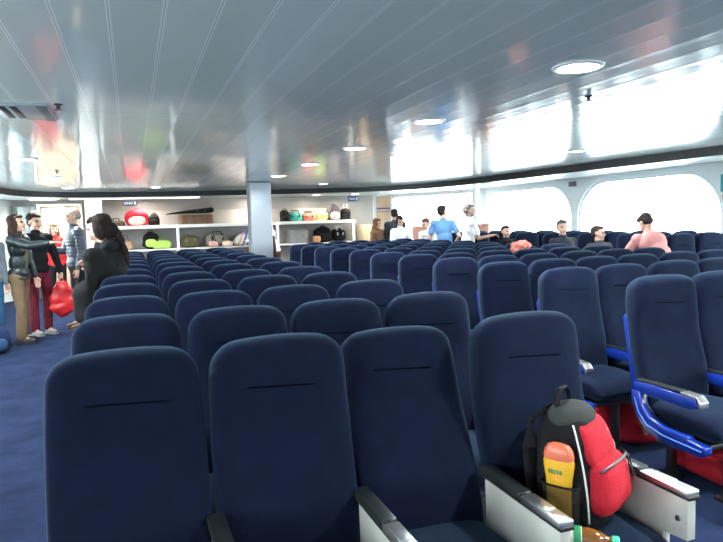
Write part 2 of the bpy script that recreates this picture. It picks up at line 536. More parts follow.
wl, Wl4 = wall_seg((-2.95, 6.0), (-3.15, -3.5), 'wall_left', M['white'], holes=h4, side=-1, th=0.1); tag(wl, kind='structure')
for h in h4: window(Wl4, h[2], 0.1)
h5 = [(a, a + 3.6, arch(a + .25, a + 3.35, 0.9, 2.2, 0.3, 0.15)) for a in (7.5,)]  # made-up window behind the camera, there only to let in light
wl, Wl5 = wall_seg((-3.15, -3.5), (8.3, -3.5), 'wall_front', M['white'], holes=h5, side=-1, th=0.1); tag(wl, kind='structure')
for h in h5: window(Wl5, h[2], 0.1)

# sea outside
m = MB(); m.box((0, 0, -6.0), (400, 400, 0.2)); sea = m.build('sea', mat('pale_grey_sea', (0.45, 0.52, 0.54), 0.25, bump=0.4, bscale=1.5), flat=True); tag(sea, kind='structure')

# structural column, clad in brushed steel
m = MB(); m.box((2.44, 12.62, CEIL / 2), (0.42, 0.42, CEIL), 0.02); col = m.build('structural_column', M['steel'], flat=True); tag(col, 'square brushed steel column from floor to ceiling behind the seats', 'column', kind='structure')
# white pole at the corner between the two far windows
m = MB(); m.cyl((7.95, 13.5, 0), (7.95, 13.5, SOF + 0.005), 0.085, seg=24); pole = m.build('window_pole', M['white']); tag(pole, 'slim round white pole standing between the two farthest windows', 'pole')

# back-left entrance: smoked panel, beige door, white upright
def back_panel(x0, x1, z0, z1, y, mt, name, th=0.04):
    b = MB(); b.box(((x0 + x1) / 2, y, (z0 + z1) / 2), (x1 - x0, th, z1 - z0), 0.006)
    return b.build(name, mt)
dr = bpy.data.objects.new('door_1', None); C.objects.link(dr); tag(dr, kind='structure')
o = back_panel(-1.95, -1.15, 0.01, 2.12, 16.24, M['orange_wood'], 'door_leaf'); o.parent = dr
b = MB(); b.box((-2.0, 16.22, 1.08), (0.06, 0.12, 2.2), .008); b.box((-1.1, 16.22, 1.08), (0.06, 0.12, 2.2), .008); b.box((-1.55, 16.22, 2.17), (0.96, 0.12, 0.06), .008); b.build('door_frame', M['shelf'], dr)
b = MB(); b.box((-1.27, 16.2, 1.05), (0.03, 0.03, 0.16), .006); b.cyl((-1.27, 16.2, 1.08), (-1.27, 16.14, 1.08), 0.011); b.cyl((-1.27, 16.14, 1.08), (-1.40, 16.14, 1.08), 0.011); b.build('door_handle', M['chrome'], dr)
pr = tag(back_panel(-2.52, -2.05, 0.02, 2.16, 16.22, M['mirror'], 'glass_partition'), 'smoked glossy glass partition beside the orange door', 'partition')
cu = tag(back_panel(-0.98, -0.62, 0.0, SOF - 0.002, 15.85, M['shelf'], 'white_upright', 0.3), 'broad white upright between the orange door and luggage racks', 'upright')

# ------------------------------------------------------------------ luggage racks
def rack(name, x0, x1, y, label, posts):
    t = thing(name, label, 'luggage rack', ((x0 + x1) / 2, y, 0))
    w_ = x1 - x0
    b = MB(); b.box((0, 0.0, 1.585), (w_, 0.62, 0.035), .008); b.build('shelf', M['shelf'], t)
    b = MB(); b.box((0, -0.315, 1.60), (w_, 0.02, 0.075), .006); b.build('shelf_lip', M['shelf'], t)
    b = MB(); b.box((0, 0.0, 1.05), (w_, 0.62, 0.035), .008); b.build('shelf', M['shelf'], t)
    b = MB(); b.box((0, 0.0, 0.40), (w_, 0.62, 0.035), .008); b.build('shelf', M['shelf'], t)
    for px in posts:
        b = MB(); b.box((px - (x0 + x1) / 2, -0.335, 0.82), (0.06, 0.06, 1.64), .006); b.build('upright', M['shelf'], t)
    b = MB(); b.box((0, 0.318, 0.99), (w_, 0.015, 1.98), .004); b.build('back_panel', M['shelf_wall'], t)
    return t
rack('luggage_rack', -0.55, 3.35, 15.9, 'white luggage rack carrying a long flat black bag', (-0.5, 1.03, 3.3))
rack('luggage_rack', 3.40, 5.55, 15.9, 'white luggage rack carrying teal and red bags, beside the steel column', (3.45, 5.48))
# wall panel with the orange cupboard right of the racks, and a white upright
b = MB(); b.box((6.02, 15.95, 0.75), (0.46, 0.5, 1.5), .01); ob = b.build('cupboard_body', M['beige'])
cb = thing('cupboard', 'beige cupboard with a small brass plate right of the racks', 'cupboard', (0, 0, 0)); ob.parent = cb
b = MB(); b.box((6.02, 15.69, 0.75), (0.42, 0.02, 1.42), .006); b.build('door', M['orange_wood'], cb)
b = MB(); b.box((6.10, 15.672, 1.32), (0.16, 0.012, 0.05), .003); b.build('door_plate', mat('brass', (0.7, 0.42, 0.08), .3, .8), cb)
b = MB(); b.box((6.10, 15.4, SOF / 2), (0.13, 0.16, SOF - .002), .01); tag(b.build('white_post', M['white']), 'narrow white post at the end of the luggage racks', 'post')
t = thing('info_panel', 'tall beige freestanding panel with a dark line across its top', 'panel', (5.78, 14.2, 0))
b = MB(); b.box((0, 0, 1.1), (0.36, 0.05, 2.16), .008); b.build('board', M['orange_wood'], t)
b = MB(); b.box((-.20, 0, 1.1), (0.05, 0.07, 2.2), .008); b.box((.20, 0, 1.1), (0.05, 0.07, 2.2), .008); b.build('side_frame', M['white'], t)
b = MB(); b.box((0, -.03, 1.88), (0.34, 0.012, 0.035), .003); b.box((0, -.03, 1.80), (0.34, 0.012, 0.012), .003); b.build('sign_band', mat('sign_blue', (.10, .12, .35), .4), t)
t.rotation_euler = (0, 0, R(-12))
# orange counters by the far windows
def counter(loc, w_, label, rz=0):
    t = thing('counter', label, 'counter', loc, rz)
    b = MB(); b.box((0, 0, 0.72), (w_, 0.34, 1.38), .02); b.build('body', mat('coral_panel', (0.72, 0.33, 0.24), .3, var=.1), t)
    b = MB(); b.box((0, 0, 1.43), (w_ + .04, 0.38, 0.03), .008); b.build('counter_top', M['beige'], t)
counter((7.02, 14.05, 0), 0.95, 'coral partition cabinet behind the man in the white t-shirt', R(-50))
counter((7.93, 13.0, 0), 0.40, 'narrow coral cabinet right of the slim white pole', R(-70))

# ------------------------------------------------------------------ lamps
def downlight(x, y, z, r, label, power, group='ceiling downlights', warm=(0.93, 0.98, 1.0)):
    t = thing('ceiling_light', label, 'ceiling light', (x, y, z), 0, group)
    b = MB(); b.lathe([(r * .98, -0.001), (r * 1.22, -0.001), (r * 1.20, -0.010), (r * 1.0, -0.014), (r * .98, -0.001)], seg=32); b.build('ring', M['lamp_ring'], t)
    b = MB(); b.lathe([(r * .96, -0.002), (r * .96, -0.008), (r * .5, -0.013), (0, -0.014)], seg=28); b.build('diffuser', M['lamp_glow'], t)
    ld = bpy.data.lights.new('downlight', 'AREA'); ld.shape = 'DISK'; ld.size = r * 1.8; ld.energy = power; ld.color = warm
    try: ld.spread = R(170)
    except Exception: pass
    lo = bpy.data.objects.new('bulb', ld); C.objects.link(lo); lo.parent = t; lo.location = (0, 0, -0.022)
ordw = ['first', 'second', 'third', 'fourth', 'fifth', 'sixth', 'seventh', 'eighth', 'ninth', 'tenth', 'eleventh', 'twelfth', 'thirteenth', 'fourteenth']
nm = ['largest and brightest round ceiling light, nearest, above the middle seats', 'round ceiling light second in the line from the brightest one', 'round ceiling light third in the line, above the middle seats', 'round ceiling light fourth in the line from the brightest one', 'round ceiling light fifth in the line, before the steel column']
for k in range(-2, 5):
    downlight(2.47, 3.03 + 1.93 * k + (0 if k < 4 else 0.15), CEIL, 0.12, nm[k] if k >= 0 else 'round ceiling light above and behind the viewer, %s' % ('nearer one' if k == -1 else 'farther one'), LAMP_W)
for k, yy in enumerate((2.9, 5.6, 8.3, 11.1, 13.7)):
    downlight(-1.12, yy, CEIL, 0.11, 'round ceiling light %s over the open aisle where people stand' % (['above viewer', 'beside the vent,', 'large one', 'second visible one', 'farthest one'][k]), LAMP_W)
for x, y, l in ((0.52, 13.75, 'round ceiling light above the four-wide block just before the racks'), (3.95, 13.1, 'round ceiling light right of the steel column top'), (5.9, 3.3, 'round ceiling light over the window side seats, nearest'), (5.6, 6.9, 'round ceiling light near window side, amid the bright reflections'), (5.4, 10.4, 'round ceiling light near the far window corner, in the reflections')):
    downlight(x, y, CEIL, 0.09, l, LAMP_W * .8)
for i, (x, y) in enumerate(((-1.6, 15.75), (0.3, 15.75), (2.9, 15.75), (4.5, 15.6), (5.5, 15.4))):
    downlight(x, y, SOF, 0.10, 'small soffit light over the %s' % ['orange door', 'left part of the luggage rack', 'rack end beside the steel column', 'rack with teal and red bags', 'rack end next to the white post'][i], LAMP_W * .40, 'soffit lights', (1.0, 0.90, 0.76))
for x0, x1, y, l in ((-2.1, -1.5, 15.55, 'long bright strip light over the smoked glass partition'), (-1.3, 1.6, 15.6, 'long bright strip light over the luggage rack')):
    t = thing('strip_light', l, 'strip light', ((x0 + x1) / 2, y, SOF))
    b = MB(); b.box((0, 0, -0.012), (x1 - x0, 0.12, 0.022), .006); b.build('housing', M['lamp_ring'], t)
    b = MB(); b.box((0, 0, -0.026), (x1 - x0 - .06, 0.09, 0.010), .004); b.build('diffuser', mat('strip_diffuser', (.9, .9, .85), .4, emit=(1, .95, .82), estr=3.5), t)

# vents and sensors in the ceiling
t = thing('ceiling_vent', 'grey ceiling vent with two dark slots beside the aisle', 'vent', (-0.66, 5.05, CEIL))
b = MB(); b.box((0, 0, -0.008), (0.36, 0.62, 0.016), .005); b.build('frame', mat('vent_grey', (.42, .45, .46), .35), t)
for x in (-0.115, -0.045): 
    b = MB(); b.box((x, -.02, -0.0175), (0.042, 0.46, 0.004), .001); b.build('slot', M['black_plastic'], t)
b = MB(); b.box((.13, 0, -0.019), (0.06, 0.60, 0.006), .002); b.build('edge_flap', mat('vent_dark', (.18, .19, .20), .4), t)
for x, y, l in ((-0.42, 4.75, 'small dark ceiling sensor next to the grey vent'), (3.15, 3.75, 'small dark ceiling sensor near the brightest light'), (-0.95, 9.9, 'small dark ceiling sensor over the aisle, far')):
    t = thing('sprinkler', l, 'sprinkler', (x, y, CEIL), 0, 'ceiling sprinklers')
    b = MB(); b.lathe([(0.028, 0), (0.028, -0.006), (0.012, -0.012), (0.012, -0.03), (0.0, -0.03)]); b.build('base', M['dark_metal'], t)
    b = MB(); b.lathe([(0.0, -0.034), (0.024, -0.034), (0.024, -0.038), (0.0, -0.038)]); b.build('deflector', M['dark_metal'], t)

# signs
def sign(loc, w_, h_, label, base, rz=0, bars=(), bcol=None, hang=0):
    t = thing('sign', label, 'sign', loc, rz)
    b = MB(); b.box((0, 0, 0), (w_, 0.02, h_), .004); b.build('sign_plate', base, t)
    if bars:
        b = MB()
        for (x, z, ww, hh) in bars: b.box((x * w_, -0.012, z * h_), (ww * w_, 0.004, hh * h_), 0.001)
        b.build('lettering', bcol, t)
    if hang:
        b = MB()
        for s in (-1, 1): b.cyl((s * w_ * .35, 0, h_ / 2 - .005), (s * w_ * .35, 0, hang), .005, seg=8)
        b.build('hanger', M['dark_metal'], t)
lt = mat('pale_lettering', (.75, .78, .85), .5)
sb = mat('sign_blue_plate', (.06, .09, .30), .4); sg = mat('sign_grey_plate', (.09, .10, .13), .4)
txt = [(-.36 + i * .10, -.02, .065, .42) for i in range(6)] + [(.33, .0, .14, .62)]
sign((0.0, 15.62, 2.165), 0.33, 0.12, 'dark hanging sign with pale lettering above the left luggage rack', sg, 0, txt, lt, .135)
sign((5.26, 14.90, 2.155), 0.28, 0.13, 'small blue hanging sign with pale lettering above the rack end', sb, 0, txt, lt, .145)
for x, y in ((-0.02, 15.3), (5.13, 14.6)): pass
sign((XW - 0.02, 10.33, 2.19), 0.22, 0.10, 'small dark exit sign on the wall between two arched windows', sg, R(90), [(-.25, 0, .25, .5), (.2, 0, .35, .6)], mat('sign_dim', (.25, .32, .34), .5))
sign((XW - 0.02, 6.90, 1.98), 0.16, 0.26, 'teal safety sign on the wall at the nearest window pillar', mat('teal_plate', (.05, .33, .36), .4), R(90), [(0, .2, .6, .3), (0, -.25, .6, .12)], mat('teal_light', (.3, .6, .6), .5))
t = thing('wall_emblem', 'small pink looped emblem on the wall under the teal sign', 'emblem', (XW - 0.015, 6.90, 1.76), R(90))
b = MB()
for s in (-1, 1): b.tube([(s * .035 + .03 * math.cos(a * PI / 6), -.004, .02 + .035 * math.sin(a * PI / 6)) for a in range(12)], .006, closed=True)
b.tube([(-.06, -.004, 0), (0, -.004, -.06), (.06, -.004, 0)], .006); b.build('loops', mat('emblem_pink', (.55, .30, .30), .5), t)

# ------------------------------------------------------------------ seats
def back_mesh(seed, wr=0.0):
    b = MB()
    H, W = 0.79, 0.468
    N = 34; RT, RD = 0.085, 0.045
    rings = []
    zs = [H * (k / (N - 8)) * ((H - RT) / H) for k in range(N - 8)] 
    zs += [H - RT + RT * math.sin((k + 1) / 8 * PI / 2) for k in range(8)]
    for z in zs:
        hw = W / 2
        t = z / H
        hw *= 0.945 + 0.055 * math.sin(min(1, t / 0.45) * PI / 2)         # a little narrower at the foot
        hw *= 1 - 0.06 * max(0, (t - 0.5) / 0.5) ** 1.6                  # and towards the head
        if z > H - RT:
            q = (z - (H - RT)) / RT
            hw -= RT * (1 - math.sqrt(max(0, 1 - q * q)))
        ht = 0.058 + 0.012 * math.exp(-((t - 0.84) / 0.14) ** 2)
        if z > H - RD:
            q = (z - (H - RD)) / RD
            ht = ht - (ht - 0.004) * (1 - math.sqrt(max(0, 1 - q * q)))
        if z < 0.03: ht *= 0.75 + 0.25 * z / 0.03
        cy = -0.028 * max(0, (t - 0.62) / 0.38) ** 1.5 + 0.0
        cy += -0.012 * math.exp(-((t - 0.25) / 0.18) ** 2)
        rings.append(srect(hw, ht, z, 4.6, 44, 0, cy))
    b.loft(rings)
    def wv(co):
        x, y, z = co
        z -= 0.42 * x * x * max(0, z / H) ** 3           # gentle arch of the top edge
        if y < 0: y += 0.010 * (1 - (x / 0.225) ** 2) * (1 if z < 0.55 else 0.3)
        n = noise.noise(Vector((x * 7 + seed * 5, y * 4, z * 6))) * (0.002 + wr)
        n2 = noise.noise(Vector((x * 16 + seed * 9, y * 8, z * 13))) * (0.001 + wr * .5)
        return Vector((x, y + n + n2, z + n * .4))
    b.warp(wv)
    return b

SEAM_Z = 0.62
def seam_mesh(sign_=1):
    b = MB()
    b.tube([(x * .113, -0.0755 + .0030 * (1 - x * x), SEAM_Z - 0.006 * x) for x in [i / 6 - 1 for i in range(13)]], .0024, 6)
    return b

def cushion_mesh(seed):
    b = MB()
    rings = []
    for k in range(20):
        t = k / 19
        y = 0.02 - 0.50 * t
        e = min(1.0, (1 - t) / 0.22) if t > 0.78 else min(1.0, t / 0.06 + .3)
        hz = 0.072 * math.sqrt(max(0.02, 1 - (1 - e) ** 2))
        hx = 0.218 - (0.02 * (1 - e) ** 2)
        zc = 0.425 + 0.012 * math.sin(t * PI) - 0.02 * max(0, t - .8)
        rg = []
        for kk in range(32):
            a = 2 * PI * kk / 32; c, s = math.cos(a), math.sin(a)
            rg.append(Vector((hx * math.copysign(abs(c) ** .45, c), y, zc + hz * math.copysign(abs(s) ** .55, s))))
        rings.append(rg)
    b.loft(rings)
    b.warp(lambda co: Vector((co.x, co.y, co.z + .004 * noise.noise(co * 8 + Vector((seed, 0, 0))))))
    return b

BACKS, SEAMS, CUSH = [], None, None
def proto_seat(style, k):
    """style: 'cream' four-wide block seat; 'blue' block seat. ends=(left, right) armrests"""
    t = thing('passenger_seat', 'seat', 'seat')
    bk = back_mesh(k * 3.7, (0.001, 0.004, 0.008, 0.002)[k % 4] if style == 'blue' else (0, .001, .002, 0)[k % 4]).build('backrest', M['fabric'], t)
    if style == 'blue':
        for v in bk.data.vertices: v.co.x *= 1.03
    bk.location = (0, 0.0, 0.415); bk.rotation_euler = (R(-12), 0, 0)
    seam_mesh().build('seam', M['seam'], bk)
    b = MB(); b.prism([(0.048, 0.03), (0.068, 0.04), (0.068, 0.62), (0.048, 0.62)], -0.19, 0.19, .004)
    if style == 'blue':
        for s in (-1, 1): b.prism([(0.0, 0.06), (0.055, 0.02), (0.070, 0.04), (0.066, 0.56), (0.040, 0.58), (0.016, 0.4)], s * .222, s * .231, .003)
    b.build('back_shell', M['blue_plastic'] if style == 'blue' else M['cream'], bk)
    cushion_mesh(k).build('seat_cushion', M['fabric'], t)
    b = MB(); b.box((0, -0.22, 0.345), (0.40, 0.40, 0.03), .008); b.box((0, -0.12, 0.308), (0.475, 0.05, 0.05), .006); b.build('seat_frame', M['dark_metal'], t)
    for y in (-0.36, 0.02):
        b = MB(); b.box((0, y, 0.165), (0.05, 0.04, 0.33), .006); b.box((0, y, 0.012), (0.09, 0.10, 0.024), .005); b.build('leg', M['dark_metal'], t)
    return t

def cream_arm(t, x, leg=False):
    """tall cream side panel with a black pad and a metal ashtray cap"""
    b = MB(); b.prism([(-0.03, 0.34), (-0.02, 0.64), (-0.45, 0.64), (-0.45, 0.50), (-0.30, 0.485), (-0.12, 0.32), (-0.05, 0.30)], x - 0.018, x + 0.018, .005)
    p = b.build('armrest', M['cream'], t)
    b = MB(); b.box((x, -0.12, 0.658), (0.056, 0.26, 0.034), .012); b.build('arm_pad', M['pad'], p)
    b = MB(); b.box((x, -0.23, 0.644), (0.050, 0.46, 0.012), .003); b.build('trim_band', M['dark_metal'], p)
    b = MB(); b.box((x, -0.355, 0.657), (0.056, 0.20, 0.022), .005); b.box((x, -0.33, 0.670), (0.040, 0.09, 0.006), .002); b.build('ashtray', M['chrome'], p)
    b = MB()
    for s in (-1, 1): b.cyl((x + s * .015, -0.415, 0.565), (x + s * .024, -0.415, 0.565), .010, seg=14)
    b.build('bolt', M['chrome'], p)
    if leg:
        b = MB(); b.box((x, -0.30, 0.245), (0.034, 0.10, 0.488), .006); b.box((x, -.30, .012), (.07, .2, .024), .006); b.build('leg', M['cream'], t)
    return p
def blue_arm(t, x, end=False):
    z = 0.60
    b = MB(); b.prism([(0.02, z - .045), (0.02, z + .01), (-0.10, z + .018), (-0.40, z + .012), (-0.42, z - .035), (-0.36, z - .055), (-0.1, z - .055)], x - 0.028, x + 0.028, .010)
    p = b.build('armrest', M['blue_plastic'], t)
    b = MB(); b.box((x, -0.15, z + .022), (0.048, 0.30, 0.014), .005, rot=(R(-1), 0, 0)); b.build('arm_pad', M['pad'], p)
    b = MB(); b.prism([(-0.31, z + .012), (-0.31, z + .028), (-0.405, z + .024), (-0.436, z - .004), (-0.436, z - .034), (-0.42, z - .036), (-0.415, z + .01)], x - 0.029, x + 0.029, .003); b.build('end_cap', M['chrome'], p)
    if end:
        pts = [(0.03, .56), (0.03, .50), (-0.02, .40), (-0.10, .34), (-0.22, .315), (-0.44, .315), (-0.47, .34), (-0.47, .375), (-0.36, .385), (-0.36, .40), (-0.20, .405), (-0.11, .43), (-0.05, .49), (-0.035, .56)]
        b = MB(); b.prism(pts, x - 0.034, x + 0.020, .008); b.build('side_shell', M['blue_plastic'], t)
        b = MB(); b.tube([(x - .036, y, z_) for y, z_ in ((0.0, .52), (-0.03, .44), (-0.09, .385), (-0.2, .36), (-0.45, .35))], .004, 6); b.build('shell_ridge', mat('light_blue_edge', (.06, .15, .55), .25), t)
    return p

random.seed(11)
protos = {}
def get_proto(style, k, endl, endr):
    key = (style, k, endl, endr)
    if key not in protos:
        t = proto_seat(style, k)
        if style == 'cream':
            if endl: cream_arm(t, -0.24, True)
            cream_arm(t, 0.24, endr)
        else:
            if endl: blue_arm(t, -0.262, True)
            blue_arm(t, 0.24, endr)
        bpy.context.view_layer.update()
        protos[key] = [t, False]
        index_kids(t)
    return protos[key]
def put_seat(style, k, endl, endr, loc, rz, label, group, tilt):
    pr = get_proto(style, k, endl, endr)
    if not pr[1]:
        pr[1] = True; t = pr[0]
        t.location = loc; t.rotation_euler = (0, 0, rz); t['label'] = label; t['group'] = group
        for ch in KIDS[t.name]:
            if ch.name.startswith('backrest'): ch.rotation_euler = (tilt, 0, 0)
        return t
    return clone(pr[0], loc, rz, label, group, tilt=tilt)

PITCH = 0.835
ROW0 = 1.925
rowt = {}
b1 = ['beside the open aisle', 'second from the open aisle', 'third from the open aisle', 'at its middle-aisle end']
near = {(0, 0): 'navy fabric seat, nearest row, at the open blue carpet aisle', (0, 1): 'navy fabric seat, nearest row, second from the open carpet aisle',
        (0, 2): 'reclined navy seat, nearest row, left of the black and red backpack', (0, 3): 'navy seat, nearest row, with the black and red backpack on it'}
tilt1 = {(0, 0): -12.5, (0, 1): -11.5, (0, 2): -23, (0, 3): -11, (1, 0): -13.5, (1, 1): -12.5, (1, 2): -13, (1, 3): -12, (2, 1): -16, (3, 0): -13, (2, 2): -14}
for k in range(12):
    for c in range(4):
        x = -0.045 + 0.48 * c + (.008 if c == 3 else 0)
        tl = tilt1.get((k, c), random.choice((-12, -12.5, -13, -11.5, -14, -16) if k > 1 else (-12, -12.5)))
        lab = near.get((k, c)) or 'navy fabric seat, %s row of the four-wide block, %s' % (ordw[k], b1[c])
        put_seat('cream', (k * 3 + c) % 3, c == 0, c == 3, (x, ROW0 + PITCH * k, 0), R(random.uniform(-1, 1)), lab, 'four-wide block of seats', R(tl))
b2 = ['its middle-aisle end seat', 'second from the middle aisle', 'third from the middle aisle', 'fourth from the middle aisle', 'fifth from the middle aisle', 'its window-side end seat']
for k in range(1, 13):
    for c in range(6):
        x = 2.935 + 0.485 * c
        y = ROW0 + PITCH * k
        if (x - 0.3) / (y + .2) > math.tan(R(20 + 30.05)): continue
        if c == 0 and k == 12: continue
        lab = 'navy seat with blue shell, %s row of the six-wide block, %s' % (ordw[k - 1], b2[c])
        if (k, c) == (1, 0): lab = 'large navy seat with raised blue armrest, nearest of the six-wide block'
        put_seat('blue', (k * 5 + c * 2 + 1) % 4, c == 0, c == 5, (x, y, 0), R(random.uniform(-1.5, 1.5)), lab, 'six-wide block of seats', R(random.choice((-12, -12, -13, -14, -10.5, -15))))
# window-side block on a low carpeted platform
m = MB(); m.box((7.33, 4.9, 0.05), (1.9, 16.6, 0.10), .004); pf = m.build('floor_platform', M['carpet']); tag(pf, kind='structure')
b3 = ['aisle seat', 'middle seat', 'seat against the windows']
for k in range(5, 14):
    for c in range(3):
        if k >= 13 and c > 0: continue
        x = 6.66 + 0.5 * c
        y = ROW0 + PITCH * k
        if (x - 0.3) / (y + .2) > math.tan(R(20 + 30.05)): continue
        lab = 'navy seat beside the arched windows, %s row, %s' % (ordw[k - 5], b3[c])
        put_seat('blue', (k + c) % 4, c == 0, c == 2, (x, y, 0.10), R(random.uniform(-2, 2)), lab, 'window-side block of seats', R(random.choice((-12, -14, -11))))
# ------------------------------------------------------------------ backpack on the near seat, with its bottles
BX, BY, BZ = 1.412, 1.732, 0.514
def black_backpack():
    t = thing('backpack', 'black and red backpack standing on the nearest-row seat', 'backpack', (BX, BY, BZ), R(30))
    W, D, H = 0.142, 0.112, 0.40
    rings = []
    for k in range(26):
        f = k / 25; z = H * f
        e = math.sqrt(max(0.0, 1 - max(0, (f - .70) / .30) ** 2.2)); e0 = min(1, .75 + f * 4)
        hx = (W * (1 - .10 * f)) * max(.25, e) * e0
        hy = (D * (1 - .28 * f ** 1.5)) * max(.25, e) * e0
        rings.append(srect(hx, hy, z, 3.6, 40, 0, 0.035 * f))
    b = MB(); b.loft(rings)
    b.warp(lambda c: c + Vector((noise.noise(c * 9), noise.noise(c * 9 + Vector((5, 0, 0))), 0)) * .008)
    b.build('main_bag', M['black_cloth'], t)
    # red panels on the front
    def panel(name, z0, z1, w_, y0, y1, bul, mt, parent, tilt=0, x=0.0):
        rg = []
        for k in range(18):
            f = k / 17; z = z0 + (z1 - z0) * f
            e = math.sqrt(max(0.02, 1 - abs(2 * f - 1) ** 3.5))
            yy = y0 + (y1 - y0) * f
            rg.append(srect(w_ * (.72 + .28 * e) * (1 - .12 * f), bul * e, z, 3.2, 32, x, yy))
        bb = MB(); bb.loft(rg); bb.warp(lambda c: c + Vector((0, noise.noise(c * 14), 0)) * .006)
        return bb.build(name, mt, parent)
    panel('upper_panel', 0.222, 0.356, 0.112, -0.075, -0.025, 0.034, M['red'], t)
    p = panel('front_pocket', 0.062, 0.240, 0.120, -0.105, -0.088, 0.055, M['red'], t)
    b = MB(); b.tube([(.118 * math.sin(a) * (1 if abs(math.sin(a)) < 2 else 1), -.138 + .026 * abs(math.sin(a)) ** 3, .215 + .022 * math.cos(a)) for a in [(-1.45 + i * 2.9 / 14) for i in range(15)]], .005, 6); b.build('zip', M['black_plastic'], p)
    for x, z, y in ((0.062, .228, -.142), (.075, .188, -.150)):
        b = MB(); b.box((x, y, z), (.022, .008, .014), .003); b.tube([(x - .009, y - .004, z), (x - .011, y - .008, z - .026), (x, y - .010, z - .034), (x + .011, y - .008, z - .026), (x + .009, y - .004, z)], .0032, 6); b.build('zip_pull', M['black_plastic'], p)
    b = MB(); b.tube([(.056, -.0745, .30), (.062, -.0735, .312), (.07, -.072, .30), (.062, -.073, .294)], .0025, 6, True); b.build('emblem', mat('white_thread', (.7, .65, .65), .5), t)
    # grey reflective piping on the seam between side and front
    b = MB(); b.tube([(-.132 - .006 * math.sin(f * PI) + .02 * f * f, -.082 + .060 * f * f, .05 + .31 * f) for f in [i / 14 for i in range(15)]] , .0034, 6); b.build('piping', mat('silver_piping', (.55, .55, .52), .4), t)
    # charcoal top section, loop handle, shoulder straps
    b = MB(); b.ell((0, .03, .355), (.112, .078, .050), seg=28, rings=14); b.build('top_flap', M['grey_cloth_dark'], t)
    b = MB(); b.tube([(-.055, .052, .38), (-.05, .058, .42), (-.025, .06, .448), (.025, .06, .448), (.05, .058, .42), (.055, .052, .38)], lambda f: (.011, .005), 8); b.build('carry_handle', M['black_cloth'], t)
    for sx in (-1, 1):
        b = MB(); b.tube([(sx * .05, .10, .38), (sx * .065, .145, .34), (sx * .075, .150, .24), (sx * .09, .135, .12), (sx * .11, .09, .04)], lambda f: (.024, .007), 8); b.build('shoulder_strap', M['black_cloth'], t)
    # mesh side pocket, open at the top around the sunscreen bottle
    b = MB(); rg = []
    for k in range(10):
        f = k / 9; rg.append(srect(.032 + .004 * f, .062, .02 + .145 * f, 3, 28, -.138 , .010))
    b.loft(rg, cap=False); b.build('side_pocket', M['mesh_pocket'], t)
    b = MB(); b.tube([(p_.x, p_.y, p_.z) for p_ in srect(.037, .063, .166, 3, 28, -.138, .010)], .0035, 6, True); b.build('pocket_hem', M['black_cloth'], t)
    return t
M['grey_cloth_dark'] = cloth('charcoal_cloth', (0.030, 0.034, 0.032))
def mesh_mat():
    m = bpy.data.materials.new('mesh_pocket'); m.use_nodes = True
    nt = m.node_tree; b = nt.nodes['Principled BSDF']; b.inputs['Base Color'].default_value = (.02, .017, .012, 1); b.inputs['Roughness'].default_value = .8
    o = nt.nodes['Material Output']; mx = nt.nodes.new('ShaderNodeMixShader'); tr = nt.nodes.new('ShaderNodeBsdfTransparent'); mx.inputs[0].default_value = 0.55
    nt.links.new(tr.outputs[0], mx.inputs[1]); nt.links.new(b.outputs[0], mx.inputs[2]); nt.links.new(mx.outputs[0], o.inputs[0])
    return m
M['mesh_pocket'] = mesh_mat()
bp_ = black_backpack()
def in_bag(v):
    a = R(30); return Vector((BX + v[0] * math.cos(a) - v[1] * math.sin(a), BY + v[0] * math.sin(a) + v[1] * math.cos(a), BZ + v[2]))
# sunscreen bottle in the side pocket
q = in_bag((-.147, .012, .040))
t = thing('sunscreen_bottle', 'yellow sunscreen bottle with orange cap in the side pocket of the backpack', 'bottle', q, R(30 - 90))
t.scale = (1.22, 1.22, 1.12)
def flat_loft(prof, hyf=.5, seg=28): return [srect(r, r * hyf, z, 2.6, seg) for r, z in prof]
b = MB(); b.loft(flat_loft([(.030, 0), (.034, .006), (.035, .05), (.033, .09), (.036, .13), (.041, .165), (.042, .180), (.040, .188)])); b.build('bottle_body', mat('yellow_plastic', (.66, .36, .02), .3), t)
b = MB(); b.loft(flat_loft([(.040, .1885), (.0415, .196), (.038, .215), (.030, .229), (.018, .234), (.008, .235)])); b.build('cap', mat('orange_cap', (.62, .14, .07), .3), t)
b = MB()
for i, (x, ww) in enumerate(((-.019, .005), (-.011, .006), (-.003, .006), (.005, .005), (.013, .006))): b.box((x, -.0210, .155), (ww, .0015, .012), .0005)
b.build('brand_lettering', mat('green_print', (.10, .22, .08), .5), t)
b = MB()
for z, ww in ((.138, .030), (.130, .022)): b.box((0, -.0195, z), (ww, .0015, .0035), .0005)
b.build('small_print', mat('orange_print', (.75, .28, .04), .5), t)
# drink bottle lying on the seat front
t = thing('drink_bottle', 'plastic bottle of amber drink with green cap lying on the seat cushion', 'bottle', (1.275, 1.562, 0.548), R(-38))
ax = (1, 0, 0)
b = MB(); b.lathe([(0.0, -.13), (.026, -.128), (.031, -.118), (.032, -.06), (.030, -.05), (.032, -.04), (.033, .02), (.031, .04), (.024, .062), (.014, .080), (.0125, .092), (0, .093)], axis=ax, seg=28); b.build('bottle_body', mat('amber_drink', (.20, .075, .012), .08, spec=.8, coat=.5), t)
b = MB(); b.lathe([(0.0328, -.055), (.0338, -.053), (.0338, .003), (.0328, .005)], axis=ax, seg=28); b.build('label_sleeve', mat('pale_label', (.62, .66, .58), .4, var=.25, vscale=40), t)
b = MB(); b.lathe([(0.0340, -.020), (.0344, -.019), (.0344, .002), (.0340, .003)], axis=ax, seg=28); b.build('label_band', mat('green_label', (.03, .28, .10), .4), t)
b = MB(); b.lathe([(0, .0935), (.0155, .0935), (.0165, .097), (.0165, .112), (.0145, .116), (0, .116)], axis=ax, seg=24); b.build('cap', mat('mint_cap', (.05, .50, .32), .35), t)

